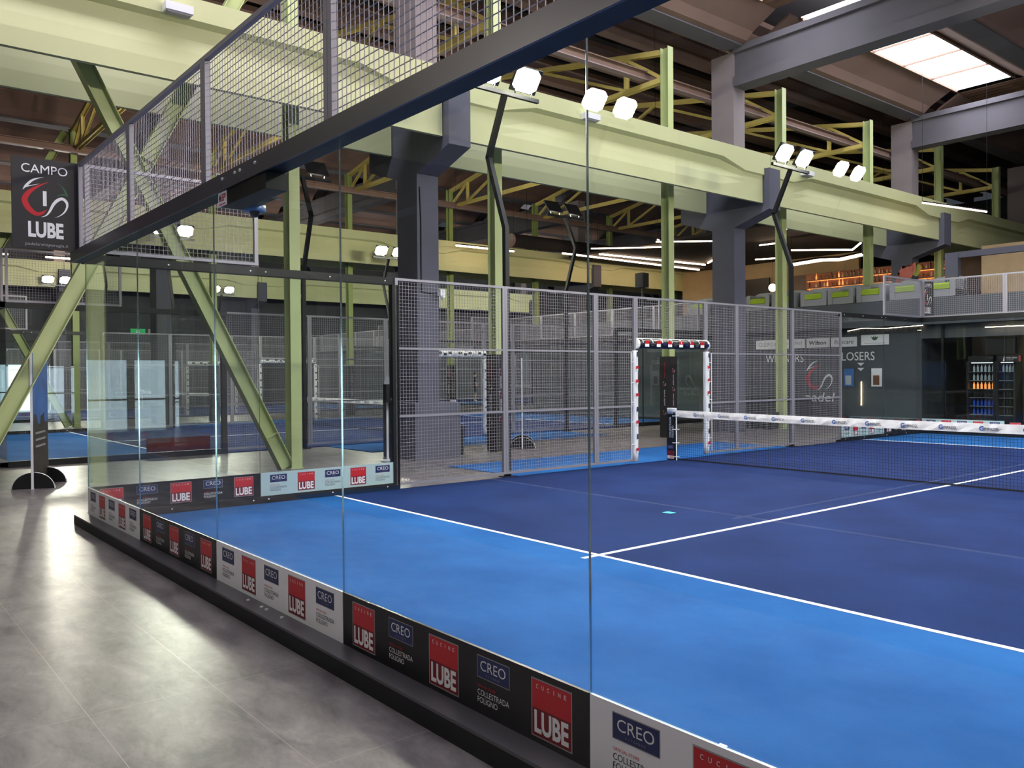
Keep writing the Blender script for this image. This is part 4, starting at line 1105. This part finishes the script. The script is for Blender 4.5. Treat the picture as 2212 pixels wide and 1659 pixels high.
for x0, w_, nn in ((-0.42, 0.78, 6), (0.38, 0.52, 4)):
    for j in range(6):
        z = 0.34+0.25*j
        for i in range(nn):
            x = x0+0.13+(w_-0.26)*i/(nn-1)
            mm = 'drink_blue' if j in (0, 1) else ('bottle_orange' if j == 3 else ('drink_white' if j > 3 else 'plastic_black'))
            if x0 > 0: mm = 'plastic_black' if j != 5 else 'drink_white'
            key = mm
            mb = MB(); mb.lathe([(0.03, 0.0), (0.03, 0.13), (0.013, 0.17), (0.013, 0.20)], (x, 23.92, z), 8, mm)
            one('drink_bottle', mb, f'{ {"drink_blue":"blue","bottle_orange":"orange","drink_white":"white","plastic_black":"dark"}[mm]} drink bottle in the {"left" if x0 < 0 else "right"} fridge, {ORD[j]} shelf up, {ORD[i]} from the left', 'bottle', 'bottles in the fridges')
t = thing('wall_screen', 'black screen box above the right fridge', 'screen', (0.5, 23.6, 1.9)); mb = MB(); mb.box(0.15, 0.95, 23.55, 23.66, 2.10, 2.55, 'plastic_black'); part('screen', mb, t); mb = MB(); mb.box(0.5, 0.6, 23.66, 24.0, 2.3, 2.4, 'black_steel'); part('bracket', mb, t)
t = thing('hanging_sign', 'small black sign with white and red mark beside the right fridge', 'sign', (0.95, 23.5, 1.9)); mb = MB(); mb.box(0.62, 1.12, 23.50, 23.53, 1.86, 2.05, 'plastic_black'); part('board', mb, t)
mb = MB(); f = lambda u, v: (0.62+u, 23.497, 1.86+v); mb.quad(f(0.03, 0.02), f(0.07, 0.02), f(0.08, 0.16), f(0.06, 0.16), 'strip_white'); text(mb, 'PADEL ARENA', f, 0.12, 0.4, 0.1, 0.14, 'strip_white'); text(mb, 'SHOP', f, 0.12, 0.3, 0.04, 0.08, 'grey_print'); rect(mb, f, 0.44, 0.48, 0.01, 0.18, 'logo_red'); part('lettering', mb, t)
# dark counters at the foot of the wall
mb = MB(); mb.box(-8.0, -5.0, 22.2, 23.0, FZ, 0.75, 'plastic_black'); mb.box(-8.05, -4.95, 22.15, 23.05, 0.75, 0.80, 'black_steel'); one('counter', mb, 'long black counter standing before the WINNERS wall', 'counter')
for i, (x, y) in enumerate(((-4.6, 19.0), (-4.0, 19.0), (-4.3, 19.75))):
    t = thing('storage_crate', f'black plastic crate on the floor at the foot of the green post, {("left", "right", "rear")[i]} one', 'crate', (x, y, FZ), 'black crates')
    mb = MB(); mb.box(x-0.24, x+0.24, y-0.2, y+0.2, FZ, 0.42, 'plastic_black'); part('body', mb, t)
    mb = MB(); mb.box(x-0.26, x+0.26, y-0.22, y+0.22, 0.42, 0.46, 'rubber'); part('lid', mb, t)

# armchairs
def armchair():
    t = thing('armchair', 'grey lounge armchair with lime seat, just left of the corner sign fence', 'armchair', (0, 0, 0), 'grey and lime lounge armchairs')
    mb = MB(); mb.box(-0.47, 0.47, -0.36, 0.38, 0.10, 0.32, 'chair_grey'); part('base', mb, t)
    mb = MB(); mb.loft([[(a, y, z) for a, z in ((-0.47, 0.10), (0.47, 0.10), (0.47, 0.68), (0.30, 0.74), (-0.30, 0.74), (-0.47, 0.68))] for y in (0.20, 0.40)], 'chair_grey'); part('backrest', mb, t)
    for s_ in (-1, 1):
        mb = MB(); mb.loft([[(s_*a, y, z) for a, z in ((0.47, 0.10), (0.47, 0.60), (0.42, 0.64), (0.34, 0.64), (0.31, 0.60), (0.31, 0.10))][::s_] for y in (-0.38, 0.30)], 'chair_grey'); part('armrest', mb, t)
    mb = MB(); mb.loft([[(-0.30, y, z0), (0.30, y, z0), (0.30, y, z1), (-0.30, y, z1)] for y, z0, z1 in ((-0.385, 0.33, 0.47), (-0.34, 0.32, 0.51), (0.15, 0.32, 0.51), (0.20, 0.32, 0.48))], 'cushion_green'); part('seat_cushion', mb, t, label='lime green seat cushion')
    for a in (-0.40, 0.40):
        for b in (-0.30, 0.32):
            mb = MB(); mb.tube([(a, b, 0.0), (a, b, 0.10)], 0.02, 8, 'black_steel'); part('leg', mb, t)
    return t
ac = armchair(); ac.location = (-2.2, 24.0, MZ)
for x, lb in ((-3.30, 'second from the corner fence'), (-4.30, 'third from the corner fence, under the bar glow'), (-5.32, 'fourth from the corner fence'), (-6.45, 'fifth, behind the cranked pole'), (-7.5, 'sixth, beside the second column'), (-1.15, 'seen through the corner mesh'), (-9.0, 'hidden behind the second column'), (-10.2, 'left of the second column')):
    dup(ac, (x, 24.0, MZ), random.uniform(-0.12, 0.12), f'grey lounge armchair with lime seat, {lb}')
# low tables
for x in (-2.75, -4.8, -7.0):
    t = thing('side_table', f'small low table among the armchairs {("by the corner fence", "under the bar glow", "by the second column")[(-2.75, -4.8, -7.0).index(x)]}', 'table', (x, 25.2, MZ), 'low lounge tables')
    mb = MB(); mb.lathe([(0.28, 0.42), (0.28, 0.45), (0.001, 0.45)], (x, 25.2, MZ), 18, 'strip_white'); part('top', mb, t); mb = MB(); mb.lathe([(0.16, 0.0), (0.16, 0.02), (0.02, 0.03), (0.02, 0.42)], (x, 25.2, MZ), 14, 'black_steel'); part('pedestal', mb, t)

# walls of the lounge
mb = MB(); mb.box(-19.4, -9.3, 34.0, 34.2, MZ, 7.2, 'wall_beige'); o = struct('wall_front', mb)
mb = MB(); mb.box(-11.5, 8.0, 32.0, 32.2, MZ, 6.0, 'wall_bar'); o = struct('wall_front', mb)
mb = MB(); mb.box(-18.6, -5.6, 24.8, 40.0, 7.05, 7.15, 'roof_dark'); o = struct('ceiling', mb)
t = thing('television', 'large dark television on the beige lounge wall', 'television', (-14.6, 33.95, 5.3)); mb = MB(); mb.box(-15.6, -13.9, 33.88, 33.97, 5.25, 6.3, 'plastic_black'); part('screen', mb, t); mb = MB(); mb.box(-15.0, -14.6, 33.97, 34.0, 5.6, 5.9, 'black_steel'); part('bracket', mb, t)
t = thing('bar_counter', 'long orange lit bar counter at the back of the lounge', 'bar', (-6.5, 30.6, MZ))
mb = MB(); mb.box(-10.8, -4.0, 30.2, 30.8, MZ, 4.85, 'wood'); part('front', mb, t); mb = MB(); mb.box(-10.9, -3.9, 30.1, 30.9, 4.85, 4.89, 'wood'); part('lit_top', mb, t)
t = thing('bottle_shelf', 'glowing orange bottle shelves on the bar wall', 'shelf', (-6.5, 31.9, 5.0))
for z in (5.02, 5.36, 5.70):
    mb = MB(); mb.box(-10.6, -4.4, 31.7, 31.98, z-0.02, z, 'wood'); mb.box(-10.6, -4.4, 31.92, 31.98, z-0.05, z-0.02, 'bar_glow'); part('shelf_board', mb, t)
mb = MB(); mb.box(-10.7, -4.3, 31.985, 31.999, 4.9, 5.98, 'bar_back'); part('back_panel', mb, t)
mat('bottle_amber', (150, 84, 40), 0.15); mat('bottle_dark', (40, 30, 28), 0.15); mat('bottle_clear', (230, 205, 180), 0.15)
rr = random.Random(5); protos = []
for mm, pr_ in (('bottle_orange', [(0.038, 0.0), (0.038, 0.15), (0.014, 0.2), (0.014, 0.27)]), ('bottle_amber', [(0.045, 0.0), (0.045, 0.12), (0.018, 0.17), (0.018, 0.22)]), ('bottle_dark', [(0.036, 0.0), (0.036, 0.18), (0.013, 0.24), (0.013, 0.30)]), ('bottle_clear', [(0.032, 0.0), (0.04, 0.10), (0.015, 0.15), (0.02, 0.20)])):
    mb = MB(); mb.lathe(pr_, (0, 0, 0), 8, mm); protos.append((one('spirit_bottle', mb, '', 'bottle', None), mm))
used = set(); cnt = {}
for j, z in enumerate((5.02, 5.36, 5.70)):
    for i in range(34):
        x = -10.45+0.178*i+0.05*rr.random()
        if rr.random() < 0.18: continue
        p_, mm = protos[rr.randrange(4)]
        if mm in used: o = p_.copy(); C.objects.link(o)
        else: o = p_; used.add(mm)
        cw = {'bottle_orange': 'glowing orange', 'bottle_amber': 'squat amber', 'bottle_dark': 'tall dark', 'bottle_clear': 'pale clear'}[mm]
        o.location = (x, 31.80, z); o['label'] = f'{cw} bottle on the {("lowest", "middle", "top")[j]} backlit bar shelf'; o['group'] = f'{cw} bottles on the {("lowest", "middle", "top")[j]} bar shelf'
for x, z, y in ((-11.05, 5.32, 29.9), (-10.72, 5.29, 29.9)):
    t = thing('globe_lamp', f'round glowing globe lamp beside the television, {"left" if x < -11 else "right"} one', 'lamp', (x, y, z), 'globe lamps')
    mb = MB(); mb.ball((x, y, z), 0.17, 'globe_light'); part('globe', mb, t, True); mb = MB(); mb.tube([(x, y, z+0.15), (x, y, 7.06)], 0.008, 6, 'black_steel'); part('cord', mb, t)
for i, (x, y, z) in enumerate(((-6.4, 26.0, 7.045), (-2.0, 26.92, 3.445), (-1.4, 25.0, 3.445), (-7.9, 26, 7.045))):
    mb = MB(); mb.lathe([(0.001, -0.01), (0.07, -0.01), (0.07, 0.0)], (x, y, z), 14, 'downlight'); one('downlight', mb, f'small round ceiling downlight, {("above the bar", "over the shop entrance", "just inside the shop", "above the sixth armchair")[i]}', 'downlight', 'round downlights')
# linear lights over the lounge
tube_light([(-8.9, 28, 5.95), (-7.6, 28, 6.0), (-6.8, 28, 5.93), (-5.9, 28, 6.02), (-5.3, 28, 6.0)], 'bright wavy tube light over the bar', 0.065)
tube_light([(-5.1, 28, 6.03), (-4.4, 28, 6.06)], 'short bright tube light right of the wavy one', 0.065)
tube_light([(-8.9, 28, 6.54), (-6.3, 28, 6.25), (-5.75, 28, 6.62)], 'kinked tube light high above the bar', 0.035)
tube_light([(-10.6, 28, 6.35), (-9.4, 28, 6.28), (-9.15, 28, 6.4)], 'kinked tube light just right of the second column', 0.03)
tube_light([(-10.4, 28, 6.92), (-9.2, 28, 6.90)], 'highest tube light right of the second column', 0.03)
tube_light([(-6.2, 16.7, 5.48), (-5.1, 18.2, 5.50)], 'tube light left of the second column, upper one', 0.022)
tube_light([(-15.63, 23.34, 7.0), (-13.3, 25.72, 7.0), (-12.3, 23.8, 7.0)], 'angled tube light ending in an arrow shape', 0.03)
tube_light([(-17.38, 23.28, 7.0), (-17.63, 33.19, 7.0)], 'long warm tube light, lower of the pair under the duct', 0.04)
tube_light([(-16.61, 24.83, 7.0), (-16.14, 31.77, 7.0)], 'long warm tube light, upper of the pair under the duct', 0.04)
tube_light([(-15.6, 31.3, 7.0), (-14.2, 30.2, 7.0)], 'short tilted tube light beside the second column', 0.04)
tube_light([(-18.32, 18.14, 7.0), (-18.23, 21.17, 7.0)], 'warm tube light beyond the first column', 0.04)
tube_light([(-2.1, 24.6, 6.93), (-0.2, 24.6, 6.35)], 'slanting tube light in front of the right end of the girder', 0.03)
for y0, y1, i in ((-1.0, 2.2, 0), (3.0, 4.6, 1), (6.2, 8.2, 2), (10.0, 13.0, 3)):
    tube_light([(-36.2, y0, 7.55), (-36.2, y1, 7.55)], f'distant warm tube light above the farthest girder, {ORD[i]} from the left', 0.05)
for y0, y1, i, x, z in ((20.9, 23.0, 0, -31.3, 10.9),):
    tube_light([(x, y0, z), (x, y1, z)], f'distant cold white skylight, drawn as a strip light under the left bay roof', 0.09, 'skylight_cool', ztop=12.4)  # a roof skylight drawn as a hung tube; no such lamp hangs there
# duct
t = thing('air_duct', 'round black air duct with a pale end cap above the second court', 'duct', (-18.9, 24, 7.6)); mb = MB(); mb.tube([(-18.9, 21.6, 7.62), (-18.9, 28.0, 7.62)], 0.30, 20, 'roof_dark'); part('pipe', mb, t, True)
for yy in (22.5, 27.0): part('hanging_rod', MB().tube([(-18.9, yy, 7.9), (-18.9, yy, 12.4)], 0.01, 5, 'black_steel'), t)
mb = MB(); mb.tube([(-18.9, 21.55, 7.62), (-18.9, 21.6, 7.62)], 0.30, 20, 'steel_pink'); part('end_cap', mb, t)
# loudspeaker
t = thing('loudspeaker', 'black loudspeaker on a thin pole above the fence, left of the net post', 'loudspeaker', (-7.15, 17.14, FZ)); mb = MB(); mb.loft([[(-7.15+a*s_, 17.15+b, z) for a, b in ((-.16,-.15),(.16,-.15),(.13,.15),(-.13,.15))] for s_, z in ((1, 4.24), (1.0, 4.68))], 'speaker_cloth'); part('cabinet', mb, t); mb = MB(); mb.tube([(-7.15, 17.15, 4.25), (-7.15, 17.15, FZ)], 0.02, 8, 'black_steel'); part('pole', mb, t)
# handrail frame at the right
t = thing('portal_frame', 'dark steel portal frame standing on the lounge deck at the right', 'steel frame', (-0.4, 24.2, MZ)); mb = MB(); mb.box(-1.2, -0.82, 24.1, 24.3, MZ, 5.15, 'column_grey'); part('post', mb, t); mb = MB(); mb.bar((-1.2, 24.2, 5.1), (4.5, 24.2, 5.1), 0.16, 0.18, 'column_grey'); part('top_rail', mb, t)
mb = MB(); mb.box(-2.5, 9.5, 30.0, 30.2, MZ, 6.1, 'wall_beige'); o = struct('wall_front', mb)
# exit sign
t = thing('exit_sign', 'green emergency exit sign with white arrow on the far wall', 'sign', (-37.9, 11.4, 4.2))
mb = MB(); mb.box(-38.15, -38.08, 10.6, 11.35, 3.95, 4.25, 'exit_green'); part('panel', mb, t); mb = MB(); f = lambda u, v: (-38.07, 10.6+u, 3.95+v); mb.quad(f(0.30, 0.24), f(0.42, 0.24), f(0.42, 0.12), f(0.30, 0.12), 'strip_white'); mb.quad(f(0.24, 0.13), f(0.48, 0.13), f(0.36, 0.03), f(0.36, 0.031), 'strip_white'); mb.box(-38.15, -38.07, 11.5, 11.8, 3.95, 4.25, 'grey_print'); part('arrow', mb, t)
# red printed carpet on court 2 end wall
mb = MB(); f = lambda u, v: (-7.44, 1.0+u, 0.02+v); mb.box(-7.455, -7.44, 2.72, 4.0, 0.10, 0.38, 'red_banner'); text(mb, 'BALLSYSTEM', lambda u, v: (-7.438, 4.0-u, 0.10+v), 0.10, 1.18, 0.07, 0.20, 'logo_maroon', bold=.03); one('sponsor_panel', mb, 'dull red sponsor panel low on the side glass of the second court', 'sign')
# ================================================================== PERSON (distant, on the far court)
def person(base, face):
    me = bpy.data.meshes.new('person'); bm = bmesh.new()
    J = {'pelvis': (0, 0, .95), 'spine': (0, 0.01, 1.12), 'chest': (0, 0.02, 1.32), 'neck': (0, 0.02, 1.47), 'head0': (0, 0.0, 1.55), 'head1': (0, -0.01, 1.66), 'head2': (0, 0, 1.72),
         'sl': (.17, .02, 1.40), 'el': (.24, -.02, 1.14), 'wl': (.22, -.18, .98), 'hl': (.20, -.24, .94), 'sr': (-.17, .02, 1.40), 'er': (-.27, .03, 1.15), 'wr': (-.30, -.10, .93), 'hr': (-.29, -.16, .89),
         'hpl': (.10, 0, .90), 'kl': (.14, -.05, .50), 'al': (.16, .04, .09), 'tl': (.18, -.12, .04), 'hpr': (-.10, 0, .90), 'kr': (-.18, -.03, .50), 'ar': (-.24, .06, .09), 'tr': (-.27, -.10, .04)}
    Rr = {'pelvis': .135, 'spine': .125, 'chest': .15, 'neck': .055, 'head0': .075, 'head1': .10, 'head2': .075, 'sl': .065, 'el': .045, 'wl': .032, 'hl': .035, 'sr': .065, 'er': .045, 'wr': .032, 'hr': .035,
          'hpl': .10, 'kl': .06, 'al': .042, 'tl': .04, 'hpr': .10, 'kr': .06, 'ar': .042, 'tr': .04}
    V = {k_: bm.verts.new(v) for k_, v in J.items()}
    for a, b in (('pelvis','spine'),('spine','chest'),('chest','neck'),('neck','head0'),('head0','head1'),('head1','head2'),('chest','sl'),('sl','el'),('el','wl'),('wl','hl'),('chest','sr'),('sr','er'),('er','wr'),('wr','hr'),('pelvis','hpl'),('hpl','kl'),('kl','al'),('al','tl'),('pelvis','hpr'),('hpr','kr'),('kr','ar'),('ar','tr')):
        bm.edges.new((V[a], V[b]))
    # five fingers per hand
    fing = []
    for s_, h in ((1, 'hl'), (-1, 'hr')):
        hx, hy, hz = J[h]
        for i in range(5):
            q = bm.verts.new((hx+s_*(-0.03+0.015*i), hy-0.055-0.02*(2-abs(i-2))*0.5, hz-0.03)); bm.edges.new((V[h], q)); fing.append(q)
    bm.verts.index_update(); bm.to_mesh(me)
    idx = {k_: v.index for k_, v in V.items()}; fi = [q.index for q in fing]; bm.free()
    o = bpy.data.objects.new('person', me); C.objects.link(o)
    sk = o.modifiers.new('skin', 'SKIN'); 
    sv = me.skin_vertices[0].data if me.skin_vertices else None
    if sv is None:
        bpy.context.view_layer.objects.active = o
    for k_, i in idx.items(): me.skin_vertices[0].data[i].radius = (Rr[k_], Rr[k_]*(0.8 if k_ in ('chest', 'pelvis', 'spine') else 1))
    for i in fi: me.skin_vertices[0].data[i].radius = (.008, .008)
    me.skin_vertices[0].data[idx['pelvis']].use_root = True
    sb = o.modifiers.new('sub', 'SUBSURF'); sb.levels = 2; sb.render_levels = 2
    dg = bpy.context.evaluated_depsgraph_get(); dg.update()
    m2 = bpy.data.meshes.new_from_object(o.evaluated_get(dg)); bpy.data.objects.remove(o)
    m2.materials.clear(); m2.materials.append(MATS['skin']); m2.materials.append(MATS['cloth_black']); m2.materials.append(MATS['cloth_white'])
    for p in m2.polygons:
        c = p.center; p.use_smooth = True
        if c.z > 1.50: p.material_index = 0
        elif c.z > 0.9 and (abs(c.x) < 0.2 or c.z > 1.16): p.material_index = 1
        elif 0.52 < c.z <= 0.92: p.material_index = 1
        elif c.z < 0.10: p.material_index = 2
        else: p.material_index = 0
    o = bpy.data.objects.new('person', m2); C.objects.link(o); o.location = base; o.rotation_euler = (0, 0, face)
    WL[o.name] = Vector((0, 0, 0))
    tag(o, 'distant player in black shirt and shorts standing on the far blue court', 'person', None, 'thing')
    hb = MB(); hb.loft([[(0.105*s_*math.cos(a), 0.012+0.115*s_*math.sin(a), z) for a in [2*PI*i/14 for i in range(14)]] for s_, z in ((0.9, 1.62), (1.02, 1.68), (0.9, 1.75), (0.4, 1.785))], 'cloth_black')
    h = hb.build('hair', None, True, loc=(0, 0, 0)); h.parent = o
    for s_ in (-1, 1):
        e = MB(); e.ball((s_*0.035, -0.100, 1.66), 0.011, 'white', 6); x = e.build('eye', None, True, loc=(0, 0, 0)); x.parent = o
        e = MB(); e.ball((s_*0.102, 0.0, 1.64), 0.018, 'skin', 6); x = e.build('ear', None, True, loc=(0, 0, 0)); x.parent = o
    e = MB(); e.ball((0, -0.112, 1.635), 0.014, 'skin', 6); x = e.build('nose', None, True, loc=(0, 0, 0)); x.parent = o
    e = MB(); e.box(-0.02, 0.02, -0.108, -0.10, 1.598, 1.604, 'logo_red'); x = e.build('mouth', None, False, loc=(0, 0, 0)); x.parent = o
    return o
person((-29.9, 27.7, 0.0), 2.6)
